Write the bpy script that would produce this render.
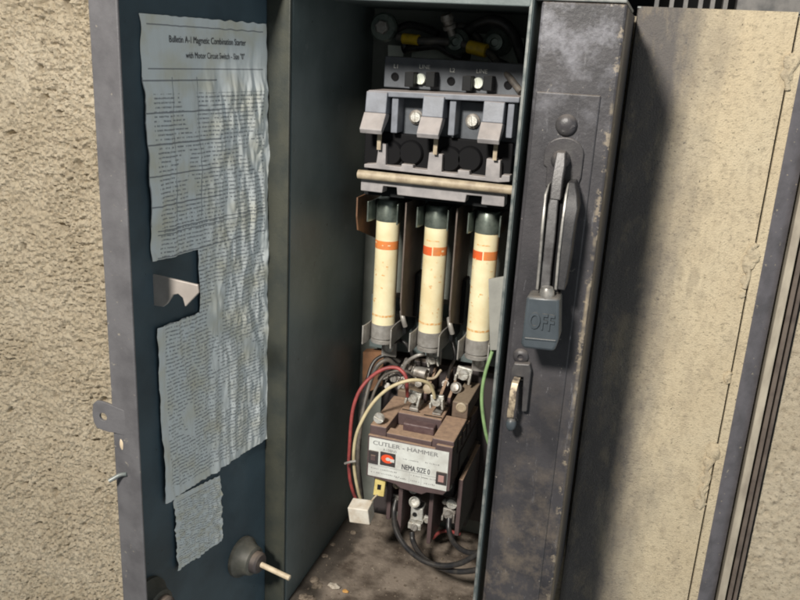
import bpy, bmesh, math, random
from mathutils import Vector, Matrix, noise
random.seed(7)
S = bpy.context.scene
R_ = math.radians
for o in list(bpy.data.objects): bpy.data.objects.remove(o)

# ---------------------------------------------------------------- camera
def _axes():
    yaw, pit, rol = R_(16.69), R_(17.3), R_(3.2)
    A = Matrix(((math.cos(yaw), 0, math.sin(yaw)), (0, 1, 0), (-math.sin(yaw), 0, math.cos(yaw))))
    B = Matrix(((1, 0, 0), (0, math.cos(pit), -math.sin(pit)), (0, math.sin(pit), math.cos(pit))))
    C = Matrix(((math.cos(rol), -math.sin(rol), 0), (math.sin(rol), math.cos(rol), 0), (0, 0, 1)))
    return C @ B @ A
RM = _axes()
AX, AD, AY = RM.col[0].copy(), RM.col[1].copy(), RM.col[2].copy()   # world right, down, deep seen from the camera
H0 = 1.5                                                            # eye height
right = Vector((AX[0], AY[0], -AD[0])); down = Vector((AX[1], AY[1], -AD[1])); fwd = Vector((AX[2], AY[2], -AD[2]))
cam = bpy.data.objects.new('camera', bpy.data.cameras.new('camera'))
S.collection.objects.link(cam)
M4 = Matrix((right, -down, -fwd)).transposed().to_4x4(); M4.translation = (0, 0, H0)
cam.matrix_world = M4
cam.data.sensor_width = 36; cam.data.lens = 36.0; cam.data.clip_start = .02; cam.data.clip_end = 50
cam.data.dof.use_dof = True; cam.data.dof.focus_distance = .60; cam.data.dof.aperture_fstop = 30
S.camera = cam
# ---------------------------------------------------------------- world, lamp, exposure
w = bpy.data.worlds.new('World'); S.world = w; w.use_nodes = True
wn = w.node_tree.nodes; wl = w.node_tree.links
bg = wn['Background']; bg.inputs[1].default_value = .40
tc = wn.new('ShaderNodeTexCoord'); sp = wn.new('ShaderNodeSeparateXYZ'); mr = wn.new('ShaderNodeMapRange')
wl.new(tc.outputs['Generated'], sp.inputs[0]); wl.new(sp.outputs[0], mr.inputs[0])
mr.inputs[1].default_value = -1; mr.inputs[2].default_value = 1
cr = wn.new('ShaderNodeValToRGB'); wl.new(mr.outputs[0], cr.inputs[0]); wl.new(cr.outputs[0], bg.inputs[0])
cr.color_ramp.elements[0].color = (.24, .25, .25, 1); cr.color_ramp.elements[1].color = (1.72, 1.86, 1.92, 1)
e_ = cr.color_ramp.elements.new(.60); e_.color = (.34, .36, .36, 1)
lpos = Vector((-.30, -.45, H0 + .51)); ldir = (Vector((-.12, .56, H0 - .2)) - lpos).normalized()
ld = bpy.data.lights.new('work_lamp', 'AREA'); ld.shape = 'DISK'; ld.size = .15; ld.energy = 24.5; ld.color = (1, .945, .86)
lamp = bpy.data.objects.new('work_lamp', ld); S.collection.objects.link(lamp)
lamp.location = lpos
lamp.rotation_euler = ldir.to_track_quat('-Z', 'Y').to_euler()
S.view_settings.view_transform = 'Standard'; S.view_settings.look = 'None'
S.view_settings.exposure = 0; S.view_settings.gamma = 1
S.render.engine = 'CYCLES'
S.cycles.filter_width = 1.9

# ---------------------------------------------------------------- measuring: a sight line met with a depth plane
def ray(px, py):
    d = Vector((px - 400, py - 300, 800.0))
    return Vector((d.dot(AX), d.dot(AY), -d.dot(AD)))
def at(px, py, Y):
    r = ray(px, py); r = r * (Y / r.y); return Vector((r.x, r.y, r.z + H0))

# ---------------------------------------------------------------- mesh helpers
class MB:
    def __init__(s): s.bm = bmesh.new()
    def face(s, vs):
        try: return s.bm.faces.new(vs)
        except ValueError: return None
    def box(s, x0, x1, y0, y1, z0, z1, rot=None, c=None):
        v = []
        for x in (x0, x1):
            for y in (y0, y1):
                for z in (z0, z1):
                    p = Vector((x, y, z))
                    if rot is not None: p = rot @ (p - c) + c
                    v.append(s.bm.verts.new(p))
        for f in ((0, 1, 3, 2), (4, 6, 7, 5), (0, 4, 5, 1), (2, 3, 7, 6), (0, 2, 6, 4), (1, 5, 7, 3)):
            s.face([v[i] for i in f])
        return s
    def pbox(s, lx, rx, ty, by, Y, dep, Y0=None):
        """box whose front face spans the sight lines lx..rx, ty..by at depth Y"""
        mx, my = (lx + rx) / 2, (ty + by) / 2
        return s.box(at(lx, my, Y).x, at(rx, my, Y).x, Y, Y + dep, at(mx, by, Y).z, at(mx, ty, Y).z)
    def prism(s, pts, off):
        """closed outline of 3D points pushed along off"""
        a = [s.bm.verts.new(Vector(p)) for p in pts]; b = [s.bm.verts.new(Vector(p) + off) for p in pts]
        s.face(a); s.face(b[::-1]); n = len(a)
        for i in range(n): s.face([a[i], b[i], b[(i + 1) % n], a[(i + 1) % n]])
        return s
    def pprism(s, px, Y, dep): return s.prism([at(x, y, Y) for x, y in px], Vector((0, dep, 0)))
    def ring(s, c, ax, r, n, sq=1):
        ax = ax.normalized(); u = ax.orthogonal().normalized(); v = ax.cross(u)
        return [s.bm.verts.new(c + (u * math.cos(t) + v * math.sin(t) * sq) * r) for t in (2 * math.pi * i / n for i in range(n))]
    def lathe(s, c, ax, prof, n=24):
        """prof: (distance along axis, radius)"""
        ax = Vector(ax).normalized(); c = Vector(c); rs = [s.ring(c + ax * h, ax, max(r, 1e-5), n) for h, r in prof]
        for a, b in zip(rs, rs[1:]):
            for i in range(n): s.face([a[i], a[(i + 1) % n], b[(i + 1) % n], b[i]])
        s.face(rs[0][::-1]); s.face(rs[-1]); return s
    def tube(s, pts, r, n=10, sub=8, cap=True):
        P = [Vector(p) for p in pts]; C = []
        Q = [P[0] * 2 - P[1]] + P + [P[-1] * 2 - P[-2]]
        for i in range(1, len(Q) - 2):
            for k in range(sub):
                t = k / sub; a, b, c, d = Q[i - 1:i + 3]
                C.append(.5 * ((2 * b) + (c - a) * t + (2 * a - 5 * b + 4 * c - d) * t * t + (3 * b - a - 3 * c + d) * t ** 3))
        C.append(P[-1]); up = None; rs = []
        for i, p in enumerate(C):
            t = (C[min(i + 1, len(C) - 1)] - C[max(i - 1, 0)]).normalized()
            u = t.orthogonal() if up is None else up - t * up.dot(t)
            u.normalize(); up = u; v = t.cross(u)
            rs.append([s.bm.verts.new(p + (u * math.cos(2 * math.pi * k / n) + v * math.sin(2 * math.pi * k / n)) * r) for k in range(n)])
        for a, b in zip(rs, rs[1:]):
            for i in range(n): s.face([a[i], a[(i + 1) % n], b[(i + 1) % n], b[i]])
        if cap: s.face(rs[0][::-1]); s.face(rs[-1])
        return s
    def blob(s, c, r, sc=(1, 1, 1), amp=.25):
        res = bmesh.ops.create_icosphere(s.bm, subdivisions=2, radius=1)
        for v in res['verts']:
            k = 1 + amp * noise.noise(v.co * 1.7 + Vector(c) * 300)
            v.co = Vector((v.co.x * sc[0], v.co.y * sc[1], v.co.z * sc[2])) * r * k + Vector(c)
        return s
    def screw(s, c, r, ax=(0, -1, 0), h=None, slot=True, ang=.6):
        """slotted pan-head screw"""
        ax = Vector(ax).normalized(); h = h or r * .6
        u = ax.orthogonal().normalized(); v = ax.cross(u)
        d = (u * math.cos(ang) + v * math.sin(ang)); e = ax.cross(d); c = Vector(c)
        if not slot: return s.lathe(c, ax, [(0, r), (h * .5, r), (h * .85, r * .8), (h, r * .45)], 16)
        s.lathe(c, ax, [(0, r), (h * .45, r), (h * .62, r * .93)], 18)
        for sg in (1, -1):
            pts = []
            for k in range(9):
                t = math.asin(.16) + (math.pi - 2 * math.asin(.16)) * k / 8
                pts.append(c + ax * h * .6 + (d * math.cos(t) + e * math.sin(t) * sg) * r * .93)
            s.prism(pts, ax * h * .4)
        return s
    def obj(s, name, m, parent=None, smooth=False, bev=0, label=None, base=None):
        bmesh.ops.recalc_face_normals(s.bm, faces=s.bm.faces)
        me = bpy.data.meshes.new(name); 
        zs = [v.co.copy() for v in s.bm.verts]
        if base is None:
            if parent is not None:
                base = wloc(parent)
            else:
                base = Vector((sum(v.x for v in zs) / len(zs), sum(v.y for v in zs) / len(zs), min(v.z for v in zs)))
        bmesh.ops.translate(s.bm, verts=s.bm.verts, vec=-base)
        s.bm.to_mesh(me); s.bm.free()
        o = bpy.data.objects.new(name, me); S.collection.objects.link(o)
        if parent is not None: o.parent = parent; o.location = base - wloc(parent)
        else: o.location = base
        if m: me.materials.append(m)
        if smooth:
            for p in me.polygons: p.use_smooth = True
            me.set_sharp_from_angle(angle=R_(40))
        if bev:
            b = o.modifiers.new('bevel', 'BEVEL'); b.width = bev; b.segments = 2; b.limit_method = 'ANGLE'; b.angle_limit = R_(40)
            b.harden_normals = False
        if label: o['label'] = label
        return o
def wloc(o):
    v = Vector((0, 0, 0))
    while o is not None: v += o.location; o = o.parent
    return v
def thing(name, label, cat, loc, group=None):
    o = bpy.data.objects.new(name, None); S.collection.objects.link(o); o.location = loc; o.empty_display_size = .02
    o['label'] = label; o['category'] = cat
    if group: o['group'] = group
    return o
def tag(o, label, cat, group=None):
    o['label'] = label; o['category'] = cat
    if group: o['group'] = group
    return o
def textobj(txt, size, m, parent, M, name='lettering', depth=.0002, warp=None, sx=1, bold=0):
    """real lettering: text outline turned into a mesh and laid with matrix M (x right, y up, z out)"""
    cu = bpy.data.curves.new('t', 'FONT'); cu.body = txt; cu.size = size; cu.extrude = depth; cu.resolution_u = 3; cu.offset = bold
    cu.align_x = 'LEFT'
    t = bpy.data.objects.new('t', cu); S.collection.objects.link(t)
    dg = bpy.context.evaluated_depsgraph_get(); me = bpy.data.meshes.new_from_object(t.evaluated_get(dg))
    bpy.data.objects.remove(t)
    base = wloc(parent)
    for v in me.vertices:
        p = Vector((v.co.x * sx, v.co.y, v.co.z)); p = warp(p) if warp else M @ p
        v.co = p - base
    o = bpy.data.objects.new(name, me); S.collection.objects.link(o); o.parent = parent
    me.materials.clear(); me.materials.append(m); return o

# ---------------------------------------------------------------- materials
def mat(name, col, rough=.5, metal=0, col2=None, nscale=60, ndet=6, lo=.4, hi=.65, bump=0, bscale=400, dust=0, dustcol=(.36, .28, .2), spec=.5,
        specks=None, stretch=(1, 1, 1), bdist=.001, scratch=0):
    m = bpy.data.materials.new(name); m.use_nodes = True; nt = m.node_tree; N = nt.nodes; L = nt.links
    b = N['Principled BSDF']; b.inputs['Roughness'].default_value = rough; b.inputs['Metallic'].default_value = metal
    b.inputs['Specular IOR Level'].default_value = spec
    tc = N.new('ShaderNodeTexCoord'); mp = N.new('ShaderNodeMapping'); mp.inputs['Scale'].default_value = stretch
    oi = N.new('ShaderNodeObjectInfo'); oa = N.new('ShaderNodeVectorMath'); oa.operation = 'MULTIPLY_ADD'; L.new(oi.outputs['Random'], oa.inputs[0]); oa.inputs[1].default_value = (3, 5, 7); L.new(tc.outputs['Object'], oa.inputs[2])
    L.new(oa.outputs[0], mp.inputs[0])
    rgb = N.new('ShaderNodeRGB'); rgb.outputs[0].default_value = (*col, 1); out = rgb.outputs[0]
    def nz(sc, det=6, rough_=.6):
        n = N.new('ShaderNodeTexNoise'); n.inputs['Scale'].default_value = sc; n.inputs['Detail'].default_value = det; n.inputs['Roughness'].default_value = rough_
        L.new(mp.outputs[0], n.inputs[0]); return n
    def mix(a, fac, c):
        x = N.new('ShaderNodeMix'); x.data_type = 'RGBA'; L.new(fac, x.inputs[0]); L.new(a, x.inputs[6])
        if isinstance(c, tuple): x.inputs[7].default_value = (*c, 1)
        else: L.new(c, x.inputs[7])
        return x.outputs[2]
    def rng(src, a, c, d=0, e=1):
        r = N.new('ShaderNodeMapRange'); L.new(src, r.inputs[0]); r.inputs[1].default_value = a; r.inputs[2].default_value = c
        r.inputs[3].default_value = d; r.inputs[4].default_value = e; return r.outputs[0]
    if col2: out = mix(out, rng(nz(nscale, ndet).outputs[0], lo, hi), col2)
    if specks:
        sc_, thr, c_ = specks; out = mix(out, rng(nz(sc_, 3).outputs[0], thr, thr + .05, 0, .85), c_)
    if dust:
        g = N.new('ShaderNodeNewGeometry'); s_ = N.new('ShaderNodeSeparateXYZ'); L.new(g.outputs['Normal'], s_.inputs[0])
        up = rng(s_.outputs[2], .3, .9, 0, dust)
        mu = N.new('ShaderNodeMath'); mu.operation = 'MULTIPLY'; L.new(up, mu.inputs[0]); L.new(rng(nz(250, 4).outputs[0], .25, .6, .55, 1), mu.inputs[1])
        out = mix(out, mu.outputs[0], dustcol)
        L.new(rng(mu.outputs[0], 0, 1, rough, .95), b.inputs['Roughness'])
    if scratch:
        n = nz(90, 8, .75); out = mix(out, rng(n.outputs[0], .60, .66, 0, scratch), (.45, .44, .43))
    L.new(out, b.inputs['Base Color'])
    if bump:
        bp = N.new('ShaderNodeBump'); bp.inputs['Strength'].default_value = bump; bp.inputs['Distance'].default_value = bdist
        L.new(nz(bscale, 5, .65).outputs[0], bp.inputs['Height']); L.new(bp.outputs[0], b.inputs['Normal'])
    m['o'] = 0
    return m
M_ = {}
M_['paint'] = mat('blue_grey_paint', (.052, .084, .105), .45, col2=(.034, .054, .068), nscale=18, bump=.15, bscale=500, specks=(160, .70, (.02, .02, .02)))
M_['inner'] = mat('dark_blue_grey_paint', (.135, .165, .165), .45, col2=(.09, .115, .115), nscale=14, bump=.15, bscale=500, dust=.9, dustcol=(.14, .10, .075), specks=(140, .68, (.03, .03, .03)), scratch=.12)
M_['edge'] = mat('grey_paint', (.115, .113, .120), .45, col2=(.082, .080, .086), nscale=50, bump=.2, bscale=600, specks=(220, .68, (.3, .27, .22)))
M_['lip'] = mat('worn_lip', (.24, .25, .24), .4, .2, col2=(.10, .12, .12), nscale=120)
M_['olive'] = mat('olive_paint', (.052, .054, .042), .5, col2=(.032, .037, .033), nscale=40, bump=.2)
M_['black'] = mat('black_plastic', (.010, .011, .012), .55, spec=.2, dust=.3, dustcol=(.12, .10, .09))
M_['pit'] = mat('cavity_shade_black', (.006, .006, .007), .7, spec=.15)  # near-black colour: shade of cavities, holes and handle gaps painted in
M_['slate'] = mat('slate_plastic', (.20, .215, .25), .45, col2=(.15, .16, .185), nscale=90, dust=.75, dustcol=(.38, .31, .27), bump=.1)
M_['dkslate'] = mat('dark_slate_plastic', (.085, .095, .11), .5, col2=(.06, .067, .078), nscale=90, dust=.6, dustcol=(.3, .26, .23))
M_['mould'] = mat('grey_moulding', (.34, .32, .32), .55, col2=(.23, .22, .225), nscale=70, dust=.6, dustcol=(.42, .36, .32), bump=.1)
M_['rod'] = mat('beige_rod', (.45, .38, .27), .55, col2=(.3, .24, .17), nscale=120, bump=.2)
M_['brownfib'] = mat('brown_fibre', (.24, .12, .06), .6, col2=(.13, .07, .04), nscale=60)
M_['greyfib'] = mat('grey_fibre', (.15, .12, .10), .6, col2=(.09, .07, .06), nscale=60)
M_['fuse'] = mat('cream_fuse', (.86, .78, .52), .45, col2=(.76, .64, .38), nscale=45, specks=(330, .70, (.62, .34, .12)), bump=.08)
M_['orange'] = mat('orange_ink', (.78, .24, .06), .5, col2=(.6, .22, .08), nscale=150)
M_['orange2'] = mat('red_orange_ink', (.80, .13, .03), .5, col2=(.62, .12, .04), nscale=150)
M_['rust'] = mat('orange_print', (.72, .36, .12), .6, col2=(.75, .6, .34), nscale=500, lo=.45, hi=.55)
M_['rust2'] = mat('faded_orange_print', (.78, .58, .30), .6, col2=(.80, .70, .45), nscale=500, lo=.45, hi=.55)
M_['dksteel'] = mat('tarnished_cap', (.21, .24, .21), .32, .6, col2=(.10, .125, .11), nscale=130)
M_['steel'] = mat('steel', (.42, .40, .37), .5, .5, col2=(.22, .19, .165), nscale=200, bump=.15, bscale=900)
M_['bright'] = mat('bright_terminal_metal', (.66, .66, .62), .42, .4, col2=(.40, .37, .32), nscale=260, bump=.25, bscale=800)
M_['clip'] = mat('grey_clip_metal', (.40, .385, .36), .45, .3, col2=(.27, .255, .235), nscale=150)
M_['tan'] = mat('purple_brown_plastic', (.105, .072, .072), .5, col2=(.082, .056, .056), nscale=90, dust=1.0, dustcol=(.40, .27, .185), bump=.12)
M_['tanpl'] = mat('clean_purple_plastic', (.10, .06, .062), .45, col2=(.15, .10, .095), nscale=160, bump=.3)
M_['tanblk'] = mat('dusty_brown_plastic', (.16, .115, .085), .6, col2=(.11, .08, .06), nscale=120, dust=.9, dustcol=(.30, .23, .16), bump=.2)
M_['dkbrown'] = mat('dark_brown_plastic', (.05, .042, .042), .5, dust=.5, dustcol=(.22, .17, .13))
M_['label'] = mat('white_label', (.66, .68, .65), .45, col2=(.5, .5, .47), nscale=70, bump=.05, specks=(300, .72, (.4, .36, .3)))
M_['ink'] = mat('ink', (.05, .05, .06), .6)
M_['ink2'] = mat('worn_ink', (.22, .22, .22), .6)
M_['red'] = mat('red_insulation', (.36, .07, .065), .5, col2=(.20, .045, .045), nscale=120)
M_['redlogo'] = mat('red_print', (.75, .09, .03), .45)
M_['pink'] = mat('pink_window', (.40, .24, .22), .5)
M_['cream'] = mat('cream_insulation', (.62, .53, .33), .5, col2=(.48, .4, .25), nscale=120)
M_['green'] = mat('green_insulation', (.27, .42, .19), .5, col2=(.19, .3, .14), nscale=120)
M_['wblack'] = mat('black_insulation', (.02, .02, .022), .38, col2=(.05, .045, .04), nscale=160)
M_['wgrey'] = mat('dusty_black_insulation', (.07, .065, .06), .5, col2=(.14, .12, .10), nscale=160)
M_['yellow'] = mat('yellow_plastic', (.70, .58, .22), .45, col2=(.55, .43, .15), nscale=140)
M_['crimp'] = mat('yellow_crimp', (.70, .46, .02), .4, col2=(.45, .3, .03), nscale=180)
M_['white'] = mat('white_ceramic', (.74, .70, .62), .5, col2=(.55, .47, .37), nscale=90, bump=.1)
M_['plate'] = mat('pale_backing_plate', (.78, .82, .72), .5, col2=(.6, .65, .58), nscale=60)
M_['sheet'] = mat('grey_insulating_sheet', (.33, .33, .30), .5, col2=(.26, .26, .24), nscale=50)
M_['brass'] = mat('worn_brass', (.50, .41, .29), .4, .3, col2=(.15, .12, .095), nscale=220, lo=.45, hi=.6)
M_['hook'] = mat('dull_zinc', (.52, .47, .43), .4, .35, col2=(.40, .36, .33), nscale=45, bump=.05)
M_['rubber'] = mat('grey_rubber', (.06, .06, .05), .6, col2=(.1, .095, .08), nscale=120, bump=.2)
M_['wood'] = mat('cream_rod', (.62, .52, .38), .5, col2=(.45, .36, .25), nscale=120)
M_['dark'] = mat('gap_shade_black', (.004, .004, .004), .9)  # black painted in for the shade of gaps, slots, holes and the recess
M_['fin'] = mat('grey_fin', (.22, .21, .2), .5, col2=(.1, .1, .1), nscale=60)
M_['off'] = mat('blue_grey_enamel', (.062, .075, .087), .38, col2=(.046, .057, .066), nscale=50, bump=.08, bscale=300, dust=.3)
M_['handle'] = mat('dark_handle_metal', (.045, .042, .046), .42, .1, col2=(.075, .072, .072), nscale=80, bump=.2, dust=.5, dustcol=(.25, .22, .2))
M_['handlelit'] = mat('lit_handle_metal', (.30, .29, .27), .4, .3, col2=(.12, .115, .11), nscale=110)  # lighter copy of the handle metal, painting in its lit edges
M_['chip'] = mat('pale_chip', (.5, .45, .38), .7, col2=(.35, .3, .24), nscale=300)
M_['ochre'] = mat('ochre_chip', (.5, .27, .08), .7)

def nodes(m): return m.node_tree.nodes, m.node_tree.links
def stucco_mat(name, base, dark, spk, bdist, sc, patch, streak=None, dk2=.5):
    m = mat(name, base, .85, spec=.2); N, L = nodes(m); b = N['Principled BSDF']
    tc = N.new('ShaderNodeTexCoord')
    def nz(s, d=6, r=.6, st=(1, 1, 1)):
        mp = N.new('ShaderNodeMapping'); mp.inputs['Scale'].default_value = st; L.new(tc.outputs['Object'], mp.inputs[0])
        n = N.new('ShaderNodeTexNoise'); n.inputs['Scale'].default_value = s; n.inputs['Detail'].default_value = d; n.inputs['Roughness'].default_value = r
        L.new(mp.outputs[0], n.inputs[0]); return n.outputs[0]
    def rng(x, a, c, d=0, e=1):
        r = N.new('ShaderNodeMapRange'); L.new(x, r.inputs[0])
        for i, v in enumerate((a, c, d, e)): r.inputs[i + 1].default_value = v
        return r.outputs[0]
    def mix(a, f, c):
        x = N.new('ShaderNodeMix'); x.data_type = 'RGBA'; L.new(f, x.inputs[0])
        if isinstance(a, tuple): x.inputs[6].default_value = (*a, 1)
        else: L.new(a, x.inputs[6])
        x.inputs[7].default_value = (*c, 1); return x.outputs[2]
    o = mix(base, rng(nz(12, 6), .42, .62, 0, .8), patch)
    o = mix(o, rng(nz(150, 6, .7), .5, .68, 0, .75), dark)
    o = mix(o, rng(nz(330, 3, .6, (.8, 1, 1.3)), .56, .66, 0, dk2), spk)
    o = mix(o, rng(nz(sc * .55, 3), .66, .71, 0, .85), spk)
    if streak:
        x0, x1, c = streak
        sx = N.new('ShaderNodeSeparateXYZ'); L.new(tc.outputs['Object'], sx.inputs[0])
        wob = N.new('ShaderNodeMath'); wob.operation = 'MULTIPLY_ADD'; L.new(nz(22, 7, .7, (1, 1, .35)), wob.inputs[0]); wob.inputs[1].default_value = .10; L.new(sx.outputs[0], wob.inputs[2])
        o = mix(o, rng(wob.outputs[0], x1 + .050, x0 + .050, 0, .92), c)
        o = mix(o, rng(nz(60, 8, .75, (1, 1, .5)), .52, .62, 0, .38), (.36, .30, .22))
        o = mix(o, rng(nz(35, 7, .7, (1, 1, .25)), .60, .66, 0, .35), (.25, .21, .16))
    L.new(o, b.inputs['Base Color'])
    bp = N.new('ShaderNodeBump'); bp.inputs['Strength'].default_value = 1; bp.inputs['Distance'].default_value = bdist
    L.new(nz(sc, 5, .6), bp.inputs['Height']); L.new(bp.outputs[0], b.inputs['Normal']); return m
M_['stucco'] = stucco_mat('tan_stucco', (.49, .42, .31), (.29, .235, .17), (.085, .07, .055), .0010, 900, (.57, .50, .385), dk2=.5)
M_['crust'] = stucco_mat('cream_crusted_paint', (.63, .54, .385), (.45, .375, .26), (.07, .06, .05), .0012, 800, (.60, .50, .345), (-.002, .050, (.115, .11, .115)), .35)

# cover paint: dusty charcoal, tan primer worn through along its right edge
def cover_mat():
    m = mat('charcoal_cover_paint', (.056, .053, .058), .46, col2=(.031, .030, .034), nscale=26, bump=.25, bscale=350, dust=.4)
    N, L = nodes(m); b = N['Principled BSDF']; src = b.inputs['Base Color'].links[0].from_socket
    tc = N.new('ShaderNodeTexCoord'); sx = N.new('ShaderNodeSeparateXYZ'); L.new(tc.outputs['Object'], sx.inputs[0])
    def nz(s, st=(1, 1, 1), d=7, r=.7, off=(0, 0, 0)):
        mp = N.new('ShaderNodeMapping'); mp.inputs['Scale'].default_value = st; mp.inputs['Location'].default_value = off; L.new(tc.outputs['Object'], mp.inputs[0])
        n = N.new('ShaderNodeTexNoise'); n.inputs['Scale'].default_value = s; n.inputs['Detail'].default_value = d; n.inputs['Roughness'].default_value = r
        L.new(mp.outputs[0], n.inputs[0]); return n.outputs[0]
    def rng(x, a, c, d=0, e=1):
        r = N.new('ShaderNodeMapRange'); L.new(x, r.inputs[0])
        for i, v in enumerate((a, c, d, e)): r.inputs[i + 1].default_value = v
        return r.outputs[0]
    def mul(a, c):
        x = N.new('ShaderNodeMath'); x.operation = 'MULTIPLY'; L.new(a, x.inputs[0]); L.new(c, x.inputs[1]); return x.outputs[0]
    def mix(a, f, c):
        x = N.new('ShaderNodeMix'); x.data_type = 'RGBA'; L.new(f, x.inputs[0]); L.new(a, x.inputs[6]); x.inputs[7].default_value = (*c, 1); return x.outputs[2]
    XR = COVER_R
    # brown dust patches low down and whitish rubs near the top
    o = mix(src, mul(rng(sx.outputs[2], .26, .08, 0, 1), rng(nz(45), .45, .68, 0, .8)), (.19, .155, .12))
    o = mix(o, mul(rng(sx.outputs[2], .40, .47, 0, 1), rng(nz(50, off=(3, 1, 2)), .47, .66, 0, .75)), (.24, .24, .27))
    o = mix(o, rng(nz(160, off=(1, 5, 2), d=4), .68, .72, 0, .8), (.33, .30, .26))
    o = mix(o, rng(nz(90, st=(1.5, 1, .5), off=(9, 5, 2), d=9, r=.8), .63, .66, 0, .45), (.30, .29, .30))
    edge = rng(sx.outputs[0], XR - .0034, XR - .0020, 0, .85)
    edge = mul(edge, rng(sx.outputs[0], XR - .0003, XR - .0009)); o = mix(o, mul(edge, rng(nz(16, st=(1, 1, 1.2), d=4, off=(0, 0, .72)), .52, .62)), (.30, .25, .18))
    o = mix(o, mul(rng(sx.outputs[0], XR - .0050, XR - .0030, 0, .55), rng(nz(120, off=(4, 4, 4)), .56, .60)), (.36, .30, .22))
    o = mix(o, rng(nz(70, st=(2.2, 1, .3), off=(2, 8, 1), d=10, r=.85), .60, .62, 0, .4), (.20, .20, .215))
    L.new(o, b.inputs['Base Color']); return m

# ================================================================ the setting
WY = .70                                  # wall plane
LW, RW = -.244, -.0837                    # inside faces of the box's left wall and right lip
YF, YB = .525, .69                        # box front rim and back panel
ZB, ZT = H0 - .455, H0 + .033             # box floor and top
MR = -.0276                               # right side of the box
COVER_R = (MR + .0015) - (LW - .002)

def stucco_grid(mb, x0, x1, z0, z1, st, amp):
    nx, nz_ = int((x1 - x0) / st), int((z1 - z0) / st); V = []
    for j in range(nz_ + 1):
        row = []
        for i in range(nx + 1):
            x, z = x0 + (x1 - x0) * i / nx, z0 + (z1 - z0) * j / nz_
            p = Vector((x, z, 0))
            e = min(i, nx - i, j, nz_ - j) / 4; e = min(e, 1)
            q = Vector((x * 1.05 + z * .15, z * .92 - x * .1, 0)); h = (noise.noise(q * 235) + .65 * noise.noise(q * 470 + Vector((7, 3, 1)))) * (.75 + .6 * noise.noise(p * 18)) + noise.noise(p * 25) * .3 + .35 * noise.noise(p * 90)
            h = max(min(h, .75), -.9) + .1
            pit = max(0, noise.noise(p * 75 + Vector((3, 9, 4))) - .42) * 9
            row.append(mb.bm.verts.new((x, WY - e * (h * amp - pit * amp * .7 + .0004), z)))
        V.append(row)
    for j in range(nz_):
        for i in range(nx): mb.bm.faces.new((V[j][i], V[j][i + 1], V[j + 1][i + 1], V[j + 1][i]))
mb = MB()
stucco_grid(mb, -.76, LW - .002, H0 - .72, H0 + .20, .00120, .0058)
stucco_grid(mb, .10, .42, H0 - .80, H0 + .042, .0017, .0015)
for x0, x1, z0, z1 in ((-2, -.76, 0, 2.6), (-.76, LW - .002, 0, H0 - .72), (-.76, LW - .002, H0 + .20, 2.6), (LW - .002, .10, 0, H0 + .036),
                       (.10, .42, 0, H0 - .8), (.42, 2, 0, H0 + .042), (LW - .002, -.10, H0 + .036, 2.6)):
    mb.face([mb.bm.verts.new(p) for p in ((x0, WY, z0), (x1, WY, z0), (x1, WY, z1), (x0, WY, z1))])
wall = mb.obj('stucco_wall', M_['stucco'], base=Vector((-.2, WY, 0)), smooth=True)
tag(wall, 'rough tan stucco wall behind the open metal box', 'wall')
# dark recess above the trough, behind the wall's edge
mb = MB(); z0, z1 = H0 + .042, 2.6
for q in (((-.10, 1.3, z0 - .3), (2, 1.3, z0 - .3), (2, 1.3, z1), (-.10, 1.3, z1)), ((-.10, .701, z0 - .3), (-.10, 1.3, z0 - .3), (-.10, 1.3, z1), (-.10, .701, z1)),
          ((-.10, .701, z0 - .05), (2, .701, z0 - .05), (2, 1.3, z0 - .05), (-.10, 1.3, z0 - .05)), ((-.10, .701, z1), (2, .701, z1), (2, 1.3, z1), (-.10, 1.3, z1)), ((2, .701, z0 - .3), (2, 1.3, z0 - .3), (2, 1.3, z1), (2, .701, z1))):
    mb.face([mb.bm.verts.new(p) for p in q])
o = mb.obj('recess', M_['dark'], base=Vector((.5, 1, H0))); o['kind'] = 'structure'
# vent grille of upright fins in the recess
g = thing('vent_grille', 'grey upright metal fins in the black gap above the crusted trough', 'grille', Vector((.12, .86, H0 + .03)))
fin_mb = MB()
for px in (655, 670, 684, 699, 711, 724):
    c = at(px, 0, .86); fin_mb.box(c.x, c.x + .004, .86, .885, H0 + .0, H0 + .30)
fin_mb.obj('fins', M_['fin'], g)
a = at(738, 0, .86); b_ = at(800, 0, .86)
MB().box(a.x, b_.x + .05, .865, .89, H0 + .0, H0 + .30).obj('end_plate', M_['fin'], g, bev=.001)
MB().box(at(640, 0, .86).x, b_.x + .05, .892, .90, H0 + .25, H0 + .30).obj('rail', M_['fin'], g)

# ================================================================ crusted trough at the right
TY = .68
tr = thing('trough', 'wide flat metal trough crusted with cream paint, right of the box', 'trough', Vector((.04, .69, 0.5)))
tz = at(700, 8.5, TY).z; TB = .55
SX0, SX1 = .1303 * TY, .1412 * TY       # seam and start of bare edge
def sheet(mb, prof, z0, z1, amp, nz_=150, thick=.0015):
    """bent sheet: profile (x, y) run up from z0 to z1 with slight dents"""
    rows = []
    for j in range(nz_ + 1):
        z = z0 + (z1 - z0) * j / nz_
        e = 1 if z < z1 - .004 else 0
        rows.append([mb.bm.verts.new((x, y + amp * e * (noise.noise(Vector((x * 14, z * 9, 2))) + .35 * noise.noise(Vector((x * 60, z * 40, 5)))), z)) for x, y in prof])
    for j in range(nz_):
        for i in range(len(prof) - 1): mb.face((rows[j][i], rows[j][i + 1], rows[j + 1][i + 1], rows[j + 1][i]))
n = 40
prof = [(MR + .0015, .699), (MR + .0015, TY + .004), (MR + .0025, TY + .0012), (MR + .005, TY)] + [(MR + .005 + (SX0 - .0006 - MR - .005) * i / n, TY) for i in range(1, n + 1)] + [(SX0 - .0004, TY + .002)]
mb = MB(); sheet(mb, prof, TB, tz, .0022)
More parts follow.
